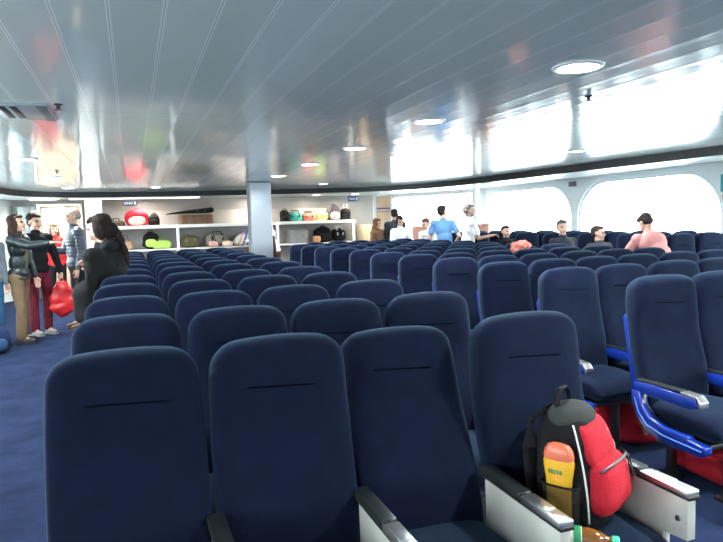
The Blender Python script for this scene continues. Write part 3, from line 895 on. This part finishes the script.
# ------------------------------------------------------------------ soft luggage
def soft_bag(label, loc, size, mt, rz=0.0, seed=1, wob=.02, style='backpack', name='backpack', cat='bag', accent=None, group=None, n=3.0):
    t = thing(name, label, cat, loc, rz, group)
    sx, sy, sz = size
    sx *= 1.06; sz *= (1.18 if loc[1] > 15 and style != 'none' else 1.0)
    rg = []
    for k in range(20):
        f = k / 19
        e = max(.30, math.sqrt(max(0, 1 - abs(2 * f - 1) ** (4.5 if style != 'backpack' or f < .5 else 2.4))))
        if style == 'none': e = 1 - .04 * abs(2 * f - 1) ** 8
        rg.append(srect(sx / 2 * e, sy / 2 * e, sz * f, n, 30))
    b = MB(); b.loft(rg)
    def wv(c):
        k = min(1.0, c.z / (sz * .25) + .1)
        return c + Vector((noise.noise(c * 6 + Vector((seed, 0, 0))), noise.noise(c * 6 + Vector((0, seed, 0))), noise.noise(c * 6 + Vector((0, 0, seed))) * k)) * wob
    b.warp(wv)
    zmin = min(v.co.z for v in b.bm.verts)
    for v in b.bm.verts: v.co.z -= zmin
    b.build('bag_body', mt, t)
    ac = accent or M['black_cloth']
    if style == 'backpack':
        b = MB(); b.tube([(-.05, 0, sz * .93), (-.04, 0, sz + .03), (.04, 0, sz + .03), (.05, 0, sz * .93)], .009, 6); b.build('handle', M['black_cloth'], t)
        b = MB(); b.ell((0, -sy * .44, sz * .36), (sx * .34, sy * .18, sz * .24), n=.8); b.build('pocket', ac, t)
    elif style == 'duffel':
        for s in (-1, 1):
            b = MB(); b.tube([(-sx * .2, s * sy * .38, sz * .72), (-sx * .17, s * sy * .30, sz + .05), (sx * .17, s * sy * .30, sz + .05), (sx * .2, s * sy * .38, sz * .72)], .011, 6); b.build('handle', ac, t)
        b = MB()
        for s in (-1, 1):
            x = s * sx * .22
            b.tube([(x, sy * .51 * math.cos(a), sz * .5 + sz * .51 * math.sin(a)) for a in [i / 16 * PI for i in range(17)]], lambda f: (.018, .005), 6)
        b.build('webbing', ac, t)
    elif style == 'tote':
        b = MB(); b.tube([(-sx * .22, -sy * .2, sz * .9), (-sx * .15, 0, sz + .12), (sx * .15, 0, sz + .12), (sx * .22, -sy * .2, sz * .9)], .007, 6); b.build('handle', ac, t)
    return t
C1 = lambda n, c: cloth(n, c)
UP, LO = 1.603, 1.068
SH = 15.86
lug = [
 ('red backpack with a pale rounded front on the upper rack shelf', (0.13, SH, UP), (.52, .34, .36), M['red'], 'backpack', C1('pale_pink', (.72, .50, .45))),
 ('dark cap-shaped bag behind the red backpack on the upper shelf', (0.52, SH + .04, UP), (.24, .3, .27), M['black_cloth'], 'backpack', None),
 ('flat olive bag at the left end of the upper rack shelf', (-0.33, SH, UP), (.34, .4, .14), M['olive'], 'duffel', None),
 ('brown box-shaped case under the long flat black bag', (1.50, SH, UP), (.76, .40, .27), C1('brown_case', (.14, .085, .055)), 'case', None),
 ('black rolled bag with lime green patches on the lower shelf', (0.42, SH, LO), (.36, .34, .36), M['black_cloth'], 'backpack', C1('lime', (.42, .62, .12))),
 ('lime green soft bag on the lower shelf of the rack', (0.66, SH - .12, LO), (.40, .20, .16), C1('lime_cloth', (.40, .60, .12)), 'duffel', C1('lime_dk', (.2, .32, .06))),
 ('tan leather-look bag at the left end of the lower shelf', (-0.16, SH, LO), (.32, .3, .20), C1('tan', (.42, .26, .16)), 'tote', None),
 ('olive duffel bag right of the rack upright, lower shelf', (1.33, SH, LO), (.46, .34, .25), M['olive'], 'duffel', C1('olive_lt', (.2, .22, .1))),
 ('grey-olive holdall on the lower shelf, squarish', (1.98, SH, LO), (.52, .34, .27), C1('grey_olive', (.22, .20, .16)), 'duffel', None),
 ('small pink bag before the grey-olive holdall', (1.86, SH - .22, LO), (.22, .14, .13), C1('pink', (.75, .42, .33)), 'tote', None),
 ('cream and pink pouch on the lower shelf near the column', (2.20, SH - .24, LO), (.24, .12, .12), C1('cream_pink', (.80, .58, .45)), 'tote', None),
 ('black duffel bag at the left end of the shelf behind the steel column', (3.72, SH, UP), (.24, .34, .28), M['black_cloth'], 'backpack', None),
 ('teal green bag on the upper shelf right of the column', (3.98, SH, UP), (.36, .32, .22), C1('teal', (.04, .24, .19)), 'duffel', None),
 ('dull red bag beside the teal bag on the upper shelf', (4.33, SH, UP), (.34, .32, .20), C1('dull_red', (.50, .12, .09)), 'duffel', None),
 ('green patterned bag on the upper shelf between red and black bags', (4.68, SH, UP), (.34, .32, .24), C1('leaf_green', (.28, .36, .14)), 'duffel', C1('lime2', (.5, .62, .2))),
 ('big dark grey rucksack with pale front on the upper shelf', (5.03, SH, UP), (.36, .36, .36), C1('dark_grey', (.06, .055, .06)), 'backpack', C1('pale_grey', (.50, .45, .42))),
 ('black bag with a pale strap at the end of the upper shelf', (5.36, SH, UP), (.26, .34, .28), M['black_cloth'], 'tote', C1('pale_strap', (.6, .55, .5))),
 ('grey striped suitcase on the lower shelf behind the column', (4.02, SH, LO), (.5, .34, .34), C1('grey_case', (.30, .29, .28)), 'case', None),
 ('round black bag on the lower shelf under the green bag', (4.72, SH, LO), (.44, .38, .34), M['black_cloth'], 'backpack', None),
 ('black and white bag on the lower shelf by the rack end', (5.15, SH, LO), (.32, .36, .30), M['black_cloth'], 'duffel', C1('whitish', (.6, .58, .55))),
 ('small orange-brown pouch on the lower shelf, before the round black bag', (4.48, SH - .24, LO), (.2, .12, .15), C1('orange_brown', (.60, .30, .14)), 'tote', None),
]
for i, (lb, loc, size, mt, st, ac) in enumerate(lug):
    soft_bag(lb, loc, size, mt, 0, i * 2.3, .03 if st != 'case' else .004, st if st != 'case' else 'none', {'backpack': 'backpack', 'duffel': 'duffel_bag', 'tote': 'tote_bag', 'case': 'travel_case'}[st], 'bag', ac, n=3 if st != 'case' else 7)
# the long flat black bag with a pointed end
t = thing('long_flat_bag', 'long flat black bag tapering to a point on top of the brown case', 'bag', (1.40, SH - .02, UP + .272))
b = MB(); b.loft([srect(hy_, hz_, 0, 3, 20) for hy_, hz_ in ()] or [[Vector((x, p.x, z + p.y)) for p in srect(hy, hz, 0, 3, 20)] for x, hy, z, hz in ((-.60, .03, -.005 + .02, .010), (-.45, .08, .035, .022), (-.1, .15, .065, .042), (.25, .16, .085, .06), (.46, .15, .10, .068), (.52, .10, .10, .05))]); b.build('bag_body', M['black_cloth'], t)
b = MB(); b.tube([(.10, -.155, .09), (.16, -.20, .06), (.28, -.20, .06), (.34, -.155, .10)], .01, 6); b.build('handle', M['black_plastic'], t)
# white and blue striped beach bag
t = thing('beach_bag', 'white bag with orange and blue stripes before the lower shelf', 'bag', (2.62, SH - .08, LO), R(10))
rgs = []
cols = [C1('white_canvas', (.78, .74, .68)), C1('blue_canvas', (.08, .14, .50)), C1('peach_canvas', (.75, .42, .28))]
b = MB()
for i in range(7):
    b.use(cols[(0, 2, 0, 1, 0, 1, 1)[i]])
    x0 = -.20 + i * .057
    def sec(x):
        e = math.sqrt(max(.05, 1 - (abs(x) / .23) ** 3)); return [Vector((x + .12 * (p.y / .3), p.x * .8, .16 + p.y * e)) for p in srect(.15, .16, 0, 3, 24)]
    b.loft([sec(x0), sec(x0 + .028), sec(x0 + .057)])
b.build('bag_body', None, t)
b = MB(); b.tube([(-.08, 0, .32), (-.04, 0, .42), (.10, 0, .42), (.12, 0, .33)], .008, 6); b.build('handle', cols[1], t)

# bags on the floor between the seat pedestals
soft_bag('red duffel bag with grey webbing on the floor under the nearest blue-shell seats', (3.18, 2.62, 0), (.36, .62, .23), M['red'], 0, 3, .03, 'duffel', 'duffel_bag', 'bag', M['grey_cloth'])
soft_bag('red and grey bag on the floor, seen just behind the backpack', (3.18, 3.42, 0), (.36, .55, .23), M['red'], 0, 8, .03, 'duffel', 'duffel_bag', 'bag', M['grey_cloth'])
soft_bag('clear plastic bag of pale things lying beside the red duffel bag', (2.56, 3.10, 0), (.30, .34, .20), cloth('pale_plastic', (.42, .38, .36), .4, 18, .25), 0, 5, .04, 'tote', 'plastic_bag', 'bag', M['grey_cloth'])
soft_bag('dark blue travel bag standing on the carpet at the far aisle edge', (-1.72, 9.20, 0), (.30, .26, .36), C1('ink_blue', (.012, .025, .07)), .3, 4, .02, 'backpack', 'travel_bag', 'bag', C1('steel_blue', (.03, .07, .15)))
soft_bag('small black bag on the carpet behind the navy travel bag', (-1.95, 10.0, 0), (.36, .26, .34), M['black_cloth'], -.2, 6, .02, 'backpack', 'travel_bag', 'bag', C1('dim_red', (.3, .05, .05)))

# ------------------------------------------------------------------ people
def remeshed(b, vox, name, mats, parent, it=4, post=None):
    me = bpy.data.meshes.new('tmp'); bmesh.ops.recalc_face_normals(b.bm, faces=b.bm.faces); b.bm.to_mesh(me); b.bm.free()
    o = bpy.data.objects.new('tmp', me); C.objects.link(o)
    md = o.modifiers.new('r', 'REMESH'); md.mode = 'VOXEL'; md.voxel_size = vox
    sm = o.modifiers.new('s', 'SMOOTH'); sm.factor = .5; sm.iterations = it
    dg = bpy.context.evaluated_depsgraph_get()
    em = bpy.data.meshes.new_from_object(o.evaluated_get(dg))
    bpy.data.objects.remove(o); bpy.data.meshes.remove(me)
    em.name = name
    em.materials.clear()
    for m_ in mats: em.materials.append(m_)
    if post: post(em)
    for p in em.polygons: p.use_smooth = True
    r = bpy.data.objects.new(name, em); C.objects.link(r); r.parent = parent
    return r

def displace(me, fn):
    cs = [v.co.copy() for v in me.vertices]; ns = [v.normal.copy() for v in me.vertices]
    flat = []
    for c, n in zip(cs, ns):
        q = c + n * fn(c); flat += [q.x, q.y, q.z]
    me.vertices.foreach_set('co', flat); me.update()

def unit(v): return Vector(v).normalized()
def person(label, loc, rz, h=1.72, lean=(0, 0), hyaw=0, hpitch=0, armL=None, armR=None, legL=None, legR=None, sit=False,
           skin='skin', hair='short', haircol=(.03, .02, .015), top='jacket', topcol=None, legcol=None, shoecol=(.02, .02, .02),
           quilt=False, sleeve=1.0, girth=1.0, vox=.010, coat=0.0, extras=None, flare=0.0, curl=.5, beard=False):
    s = h / 1.75
    t = thing('person', label, 'person', loc, rz)
    pz = .53 if sit else .93
    P = Vector((0, 0, pz)) * 1.0
    if not sit: P *= s
    N = P + Vector((lean[0], -lean[1], math.sqrt(max(.05, .53 ** 2 - lean[0] ** 2 - lean[1] ** 2)))) * s
    up = (N - P).normalized()
    HM = Matrix.Translation(N + (up * .5 + Vector((0, 0, .5))).normalized() * .175 * s) @ Matrix.Rotation(hyaw, 4, 'Z') @ Matrix.Rotation(hpitch, 4, 'X') @ Matrix.Scale(s, 4)
    def H(x, y, z): return HM @ Vector((x, y, z))
    sh = {1: N + Vector((.175, 0, -.045)) * s, -1: N + Vector((-.175, 0, -.045)) * s}
    dflt = ((0.12, 0.02, -1), (0.05, -.15, -1))
    arms = {1: armL or dflt, -1: armR or ((-dflt[0][0], dflt[0][1], -1), (-.05, -.15, -1))}
    EL, WR, FD = {}, {}, {}
    for k in (1, -1):
        EL[k] = sh[k] + unit(arms[k][0]) * .285 * s
        WR[k] = EL[k] + unit(arms[k][1]) * .25 * s
        FD[k] = unit(arms[k][2]) if len(arms[k]) > 2 else unit(arms[k][1])
    hip = {1: P + Vector((.09, 0, -.02)) * s, -1: P + Vector((-.09, 0, -.02)) * s}
    KN, AN = {}, {}
    for k, lg in ((1, legL), (-1, legR)):
        if sit: lg = lg or ((.10 * k, -1, -.04), (0, 0.02, -1))
        else: lg = lg or ((.03 * k, -.02, -1), (0, .03, -1))
        KN[k] = hip[k] + unit(lg[0]) * .43 * s
        AN[k] = KN[k] + unit(lg[1]) * (.40 if not sit else max(.3, .40)) * s
        if not sit: AN[k].z = max(.085 * s, AN[k].z); 
        if not sit and lg and abs(AN[k].z - .085 * s) < .08: AN[k].z = .085 * s
        if sit: AN[k].z = .085
    g = girth
    # body, one continuous surface
    b = MB()
    b.ell(P + Vector((0, 0, .02 * s)), (.145 * s * g, .10 * s * g, .11 * s), seg=18)
    b.ell(P.lerp(N, .35), (.125 * s * g, .088 * s * g, .16 * s), seg=18)
    b.ell(P.lerp(N, .72), (.150 * s * g, .098 * s * g, .17 * s), seg=18)
    b.cap(N - up * .03 * s, H(0, .01, -.05), .056 * s, .052 * s)
    b.cap(sh[1], sh[-1], .055 * s)
    for k in (1, -1):
        b.cap(sh[k], EL[k], .045 * s, .036 * s); b.cap(EL[k], WR[k], .036 * s, .024 * s)
        b.cap(hip[k], KN[k], .075 * s, .050 * s); b.cap(KN[k], AN[k], .048 * s, .034 * s); b.cap(AN[k], AN[k] + Vector((0, -.12, -.045)) * s, .036 * s, .026 * s)
        # hand: palm, four fingers, thumb
        f = FD[k]; inn = Vector((-k, 0, 0)) if abs(f.z) > .5 else Vector((0, 0, -1))
        nrm = (inn - f * inn.dot(f)).normalized(); sd = f.cross(nrm).normalized()
        thumb = Vector((0, -1, 0)) if abs(f.z) > .5 else Vector((-k, 0, .6))
        if sd.dot(thumb) < 0: sd = -sd
        w_ = WR[k]
        b.cap(w_ - f * .01, w_ + f * .03 * s, .026 * s, .024 * s)
        for i in range(4):
            u = (i - 1.5)
            k0 = w_ + f * .088 * s - sd * u * .0205 * s
            b.cap(w_ + f * .02 * s - sd * u * .012 * s, k0, .0135 * s, .0115 * s, 10)
            L = (.072, .082, .076, .060)[i] * s
            c1 = (f * math.cos(curl) + nrm * math.sin(curl)).normalized(); c2 = (f * math.cos(curl * 2.2) + nrm * math.sin(curl * 2.2)).normalized()
            k1 = k0 + c1 * L * .5; k2 = k1 + c2 * L * .5
            b.cap(k0, k1, .0105 * s, .0098 * s, 8); b.cap(k1, k2, .0098 * s, .0085 * s, 8)
        t0 = w_ + f * .025 * s + sd * .022 * s; t1 = t0 + (f * .65 + sd * .7 + nrm * .2).normalized() * .042 * s; t2 = t1 + (f * .95 + sd * .2 + nrm * .35).normalized() * .034 * s
        b.cap(t0, t1, .0135 * s, .0115 * s, 8); b.cap(t1, t2, .0115 * s, .0095 * s, 8)
    def he(c, r, rot=None): # ellipsoid in the head frame
        bb = MB(); bb.ell(c, r, rot, 20, 14); bmesh.ops.transform(bb.bm, matrix=HM, verts=bb.bm.verts)
        b._merge(bb.bm, Matrix())
    he((0, .018, .045), (.076, .094, .080)); he((0, -.022, -.015), (.062, .070, .088)); he((0, -.062, -.085), (.030, .026, .024))
    he((0, -.085, .035), (.050, .012, .012)); he((.030, -.070, -.025), (.024, .022, .026)); he((-.030, -.070, -.025), (.024, .022, .026))
    b.cap(H(0, -.088, .018), H(0, -.112, -.020), .008 * s, .0125 * s, 10)
    he((0, -.090, -.052), (.024, .010, .011))
    for k in (1, -1): he((k * .077, .010, .0), (.010, .020, .031), (0, 0, k * -.3))
    def post(me):
        inv = HM.inverted()
        for p in me.polygons:
            c = inv @ p.center
            if c.y < -.06:
                if (abs(abs(c.x) - .031) < .015 and abs(c.z - .010) < .0065): p.material_index = 1
                elif abs(abs(c.x) - .031) < .019 and abs(c.z - .031) < .0045: p.material_index = 1
                elif abs(c.x) < .025 and abs(c.z + .053) < .0065: p.material_index = 2
    remeshed(b, vox * .85, 'body', [M[skin], M['eye'], M['lips']], t, 3, post)
    # top garment
    gi = .020 if top != 'tshirt' else .014
    b = MB()
    tm = topcol
    b.ell(P + Vector((0, 0, .04 * s)), ((.145 * g + gi) * s, (.11 * g + gi) * s, .12 * s), seg=20)
    b.ell(P.lerp(N, .36), ((.135 * g + gi) * s, (.10 * g + gi) * s, .18 * s), seg=20)
    b.ell(P.lerp(N, .72), ((.158 * g + gi) * s, (.105 * g + gi) * s, .19 * s), seg=20)
    b.cap(sh[1], sh[-1], (.058 + gi) * s)
    b.cap(N - up * .06 * s, N + up * .025 * s, .085 * s, .072 * s)
    if coat > 0:
        for k in (1, -1): b.cap(hip[k], hip[k].lerp(KN[k], coat), (.10 + gi) * s * g, (.10 + gi * 1.4) * s * g)
        b.ell(P + Vector((0, 0.01, -.10)) * s, ((.17 * g + gi) * s, (.14 * g + gi) * s, .20 * s), seg=20)
    for k in (1, -1):
        r0 = (.048 + gi) * s
        if sleeve < .5: b.cap(sh[k], sh[k].lerp(EL[k], .62), r0, (.048 + gi * .9) * s)
        else:
            b.cap(sh[k], EL[k], r0, (.040 + gi) * s); b.cap(EL[k], EL[k].lerp(WR[k], .93), (.040 + gi) * s, (.028 + gi * .8) * s)
    if top == 'hood': b.ell(N + Vector((0, .085, .03)) * s, (.13 * s, .075 * s, .075 * s)); 
    def postc(me):
        displace(me, lambda c: .006 * noise.noise(c * 9 + Vector((loc[0], 0, 0))) + .003 * noise.noise(c * 25) + ((.008 * abs(math.sin(PI * c.z / .055)) - .004) if quilt else 0))
    remeshed(b, vox, {'jacket': 'jacket', 'hood': 'hooded_coat', 'tshirt': 't_shirt', 'shirt': 'shirt'}[top], [tm], t, 3, postc)
    # trousers
    b = MB()
    b.ell(P + Vector((0, 0.005, -.02 * s)), (.150 * s * g + .008, .11 * s * g + .008, .12 * s), seg=18)
    for k in (1, -1):
        b.cap(hip[k], KN[k], (.092) * s, .066 * s); b.cap(KN[k], AN[k] + Vector((0, 0, .02)) * s, .066 * s, (.052 + flare) * s)
    remeshed(b, vox * 1.1, 'trousers', [legcol], t, 3, lambda me: displace(me, lambda c: .008 * noise.noise(c * 10)))
    sm_ = mat('shoe_leather', shoecol, .5)
    for k in (1, -1):
        a = AN[k]; b = MB()
        zz = a.z - .085 * s
        b.ell((a.x, a.y - .06 * s, zz + .040 * s), (.046 * s, .125 * s, .038 * s), n=.85); b.cap((a.x, a.y + .005, zz + .05 * s), (a.x, a.y + .005, zz + .10 * s), .045 * s, .048 * s)
        b.box((a.x, a.y - .055 * s, zz + .012 * s), (.088 * s, .25 * s, .022 * s), .010); b.build('shoe', sm_, t)
    # hair
    hm = mat('hair', haircol, .75, spec=.2, bump=.6, bscale=90, var=.3, vscale=30)
    b = MB()
    def hb(c, r, rot=None):
        bb = MB(); bb.ell(c, r, rot, 18, 12); bmesh.ops.transform(bb.bm, matrix=HM, verts=bb.bm.verts); b._merge(bb.bm, Matrix())
    if hair == 'balding':
        hb((0, .055, .015), (.080, .062, .060)); hb((.062, .02, .02), (.018, .045, .030)); hb((-.062, .02, .02), (.018, .045, .030))
    else:
        hb((0, .034, .062), (.084, .094, .078)); hb((0, .050, .010), (.080, .070, .070)); hb((0, -.035, .105), (.062, .050, .026), (.3, 0, 0))
        if hair == 'curly':
            rnd = random.Random(int(loc[0] * 100))
            for i in range(60):
                a, e = rnd.uniform(0, 2 * PI), rnd.uniform(.15, 1.5)
                d = Vector((math.cos(a) * math.cos(e) * .085, .03 + math.sin(a) * math.cos(e) * .095, .055 + math.sin(e) * .082))
                if d.y < -.03 and d.z < .085: continue
                hb(d, (.022, .022, .022))
        if hair in ('long', 'ponytail', 'bob'):
            for k in (1, -1): hb((k * .070, .020, -.01), (.026, .055, .085))
            hb((0, .070, -.02), (.078, .045, .09))
        if hair == 'long':
            hb((0, .085, -.13), (.088, .040, .15)); 
            for k in (1, -1): hb((k * .078, .02, -.12), (.028, .045, .13)); hb((k * .075, -.02, -.20), (.026, .035, .08))
        if hair == 'ponytail':
            hb((0, .115, -.02), (.035, .040, .05)); hb((0, .140, -.12), (.034, .036, .11)); hb((0.01, .150, -.24), (.028, .030, .10)); hb((.03, .145, -.32), (.016, .018, .06))
        if beard: hb((0, -.045, -.075), (.055, .045, .035))
    remeshed(b, .009, 'hair', [hm], t, 2, lambda me: displace(me, lambda c: .005 * noise.noise(c * 40) + .003 * noise.noise(c * 90)))
    if extras: extras(t, H, N, P, sh, EL, WR, s, FD)
    return t, WR

def K(n, c): return cloth(n, c, .12, 6)
black_jkt = K('black_jacket', (.006, .007, .009)); dark_lea = mat('dark_teal_leather', (.010, .018, .020), .38, bump=.3, bscale=30, var=.2)
jeans = K('blue_denim', (.03, .10, .20)); dark_tr = K('black_trousers', (.012, .013, .018)); white_sh = K('white_shirt', (.78, .80, .80))

def hexa(t, H, N, P, sh, EL, WR, s, FD):   # sunglasses pushed up on the hair, olive shirt front, belt
    b = MB()
    for k in (1, -1): b.ell(H(k * .035, -.055, .120), (.028, .012, .018))
    b.tube([H(-.08, .0, .09), H(-.06, -.05, .115), H(0, -.066, .122), H(.06, -.05, .115), H(.08, .0, .09)], .004, 6)
    b.build('sunglasses', mat('white_rim_glasses', (.5, .5, .5), .15, coat=.6), t)
    b = MB(); b.ell(P.lerp(N, .55) + Vector((0, -.085, 0)), (.055, .05, .22)); b.build('shirt_front', K('olive_shirt', (.16, .14, .08)), t)
    b = MB(); b.tube([P + Vector((math.cos(a) * .17, math.sin(a) * .13, -.035)) for a in [i / 20 * 2 * PI for i in range(20)]], lambda f: (.006, .02), 6, True); b.build('belt', M['dark_metal'], t)
person('person with long brown hair and raised sunglasses, pointing right, in olive trousers', (-1.53, 9.95, 0), R(72), 1.80, (0.0, .02), R(5), R(-4),
       armL=((.12, -.1, -1), (.0, -.3, -1)), armR=((-.25, -1, -.28), (.12, -1, .12)), legL=((.05, .06, -1), (0, .05, -1)), legR=((-.05, -.12, -1), (0, .02, -1)),
       hair='long', haircol=(.035, .018, .012), topcol=dark_lea, legcol=K('khaki_trousers', (.16, .11, .065)), vox=.009, curl=.25, extras=hexa, flare=.02)
def stripe(t, H, N, P, sh, EL, WR, s, FD):
    b = MB()
    for k in (1, -1):
        b.tube([sh[k] + Vector((-k * .02, -.04, .075)), sh[k] + Vector((k * .035, -.035, .06)), sh[k].lerp(EL[k], .35) + Vector((k * .068, -.02, .0))], .006, 6)
    b.build('sleeve_stripe', white_sh, t)
tB, WB = person('person with curly dark hair, black jacket and maroon trousers holding a red bag', (-1.36, 10.55, 0), R(38), 1.82, (0, .0), R(8), 0,
       armL=((.24, -.20, -1), (.10, -.35, -1), (0, 0, -1)), hair='curly', haircol=(.02, .013, .01), topcol=black_jkt, legcol=K('maroon_trousers', (.13, .015, .028)), vox=.009, curl=1.25, extras=stripe,
       shoecol=(.3, .28, .26), flare=.012)
Wb = Matrix.Translation((-1.36, 10.55, 0)) @ Matrix.Rotation(R(38), 4, 'Z') @ WB[1]
# red plastic carrier bag hanging from that hand
t = thing('carrier_bag', 'crumpled bright red plastic bag hanging from a hand above the carpet', 'bag', (Wb.x, Wb.y, Wb.z - .70), R(20))

b = MB(); rg = []
for k in range(22):
    f = k / 21
    w_ = .19 * (math.sin(min(1, f * 3 + .12) * PI / 2)) * (1 - .62 * max(0, (f - .45) / .55) ** 1.3)
    rg.append(srect(w_, w_ * .55, f * .55, 2.2, 36))
b.loft(rg)
b.warp(lambda c: c + Vector((noise.noise(c * 11), noise.noise(c * 11 + Vector((3, 3, 0))), noise.noise(c * 7) * .4)) * .030)
b.build('bag_body', mat('red_plastic_film', (.75, .03, .035), .25, coat=.4, bump=.5, bscale=40), t)
for s_ in (-1, 1):
    b = MB(); b.tube([(s_ * .045, 0, .50), (s_ * .030, 0, .57), (s_ * .012, 0, .615)], lambda f: (.018 * (1 - f * .5), .006), 6); b.build('handle', mat('red_plastic_handle', (.7, .03, .035), .3), t)
person('grey-haired balding man in navy quilted jacket facing left', (-.84, 10.95, 0), R(-68), 1.91, (0, .02), R(-4), R(4), armL=((.08, .10, -1), (.02, -.25, -1)),
       armR=((-.1, -.3, -1), (0, -1, .1)), hair='balding', haircol=(.32, .32, .32), topcol=mat('navy_quilted_nylon', (.035, .05, .075), .35, sheen=.3), quilt=True, legcol=dark_tr, vox=.009, girth=1.15,
       shoecol=(.10, .05, .03))
person('person from behind in black hooded coat with long dark ponytail beside the seats', (-.15, 5.58, 0), R(-118), 1.68, (.0, .10), R(10), R(16),
       armL=((.10, .05, -1), (-.8, -.6, .7)), armR=((-.10, .05, -1), (.55, -.75, .8)), hair='ponytail', haircol=(.010, .006, .005), top='hood', topcol=K('black_coat', (.005, .006, .006)), legcol=dark_tr, vox=.009,
       girth=1.28, coat=.6, shoecol=(.16, .075, .04))
person('person in blue jeans and grey top, cut by the photo edge', (-1.83, 9.70, 0), R(60), 1.70, (0, .02), 0, 0, hair='short', haircol=(.05, .03, .02), topcol=K('grey_top', (.16, .20, .22)), legcol=jeans, vox=.011)
person('person in red top far behind the pointing arm near the door', (-1.42, 13.6, 0), R(10), 1.70, hair='long', haircol=(.25, .13, .06), top='shirt', topcol=K('red_top', (.65, .03, .03)), legcol=dark_tr, vox=.012)
soft_bag('black shoulder bag hugged in front of the person in the black coat', (-.37, 5.44, .80), (.18, .18, .36), M['black_cloth'], R(-30), 9, .02, 'tote', 'shoulder_bag', 'bag')
# by the racks
person('brown-haired person in a white shirt reaching at the rack beside the column', (3.20, 14.9, 0), R(200), 1.74, (.10, .16), R(-15), R(10), armL=((.3, -.6, -.7), (.1, -1, .1)), armR=((-.3, -.4, -1), (0, -1, -.1)),
       hair='short', haircol=(.16, .07, .035), top='shirt', topcol=white_sh, legcol=K('brown_trousers', (.09, .06, .04)), vox=.011)
person('person in dark brown coat half hidden by the steel column', (2.95, 14.6, 0), R(170), 1.55, (0, .10), 0, R(14), hair='short', haircol=(.05, .03, .02), topcol=K('dark_brown_coat', (.05, .03, .022)), legcol=dark_tr, vox=.012)
person('person in brown coat standing before the tall beige panel', (5.32, 13.55, 0), R(30), 1.62, (0, .04), R(20), R(10), hair='long', haircol=(.14, .06, .03), topcol=K('brown_coat', (.16, .09, .05)), legcol=dark_tr, vox=.012)
person('person in dark grey jacket just right of the tall beige panel', (5.80, 13.55, 0), R(150), 1.83, (0, .03), 0, R(8), hair='short', haircol=(.02, .02, .02), topcol=K('slate_jacket', (.05, .06, .075)), legcol=dark_tr, vox=.012)
person('dark-haired person in white top facing the camera at the far end', (5.50, 12.65, 0), R(8), 1.66, (0, .06), R(-8), R(22), armL=((.35, -.3, -1), (-.3, -1, -.1)), armR=((-.35, -.3, -1), (.3, -1, -.1)), hair='bob', haircol=(.03, .02, .018), top='shirt', topcol=white_sh, legcol=dark_tr, vox=.011)
person('person in white stooping beside the man in the blue t-shirt', (6.15, 12.1, 0), R(-70), 1.68, (-.0, .30), R(0), R(20), armL=((.2, -.5, -1), (0, -.6, -1)), hair='short', haircol=(.12, .06, .04), top='shirt', topcol=K('white_shirt_plain', (.80, .76, .74)), legcol=dark_tr, vox=.011)
person('dark-haired man in blue t-shirt, back to the camera, head turned right', (5.97, 11.35, 0), R(150), 1.84, (.05, .06), R(-35), R(0), armL=((.35, -.1, -1), (.1, -.5, -1)), armR=((-.55, .25, -1), (.45, -.8, -.7)), hair='short', haircol=(.018, .012, .01), top='tshirt', sleeve=0.3,
       topcol=K('blue_tshirt', (.10, .22, .42)), legcol=jeans, vox=.010)
person('man in white t-shirt with greying hair, facing right with forearm held out', (5.90, 10.35, 0), R(84), 1.83, (0, .03), R(-6), R(6), armL=((.1, -.4, -1), (0, -1, .0)), armR=((-.12, -.35, -1), (.0, -1, .16)), hair='short', haircol=(.16, .15, .13), top='tshirt', sleeve=0.3,
       topcol=white_sh, legcol=jeans, vox=.009, skin='skin_dark', curl=.6, beard=True)
def shades(t, H, N, P, sh, EL, WR, s, FD):
    b = MB()
    for k in (1, -1): b.ell(H(k * .032, -.096, .012), (.027, .008, .018))
    b.tube([H(-.08, -.01, .018), H(-.06, -.085, .018), H(0, -.102, .016), H(.06, -.085, .018), H(.08, -.01, .018)], .003, 6); b.build('sunglasses', M['black_plastic'], t)
def seated(label, k, c3, **kw):
    y = ROW0 + PITCH * k
    return person(label, (6.66 + .5 * c3, y - .16, .10), R(kw.pop('rz', 0)), kw.pop('h', 1.74), (0, -.10), sit=True, vox=.011, **kw)
seated('seated man in black wearing dark sunglasses, beside the man in blue', 13, 0, hair='short', haircol=(.02, .015, .012), topcol=black_jkt, legcol=dark_tr, extras=shades)
seated('dark-haired person seated just right of the outstretched forearm', 10, 0, hair='short', haircol=(.03, .02, .02), topcol=black_jkt, legcol=dark_tr, h=1.66)
seated('grey-haired person in dark jacket seated before the second arched window', 8, 0, hair='short', haircol=(.10, .10, .10), topcol=K('charcoal_jacket', (.03, .035, .045)), legcol=dark_tr, h=1.84, hyaw=R(-20))
seated('person low in a seat showing dark hair, under the wall between arched windows', 7, 0, hair='short', haircol=(.04, .03, .03), topcol=K('dim_jacket', (.05, .05, .06)), legcol=dark_tr, h=1.62, hyaw=R(35))
person('person in a pink shirt seen from behind, leaning towards the largest window', (6.12, 5.92, 0), R(172), 1.66, (.0, .33), R(10), R(42), armL=((.2, -.6, -.8), (-.2, -1, -.2)), armR=((-.2, -.6, -.8), (.2, -1, -.2)), hair='short', haircol=(.03, .02, .02), top='shirt', topcol=K('pink_shirt', (.62, .27, .25)), legcol=jeans, vox=.009, girth=1.1)
# red mottled jacket heaped on a seat top
t = thing('jacket', 'mottled red jacket heaped over a seat top near the windows', 'jacket', (4.86, ROW0 + PITCH * 6 + .17, 1.16))
b = MB(); b.ell((0, 0, .02), (.15, .10, .075), seg=32, rings=18); b.ell((-.1, -.05, -.04), (.10, .06, .09), seg=24, rings=12)
remeshed(b, .012, 'cloth_heap', [cloth('mottled_red', (.50, .16, .13), .45, 22)], t, 2, lambda me: displace(me, lambda c: .022 * noise.noise(c * 16)))
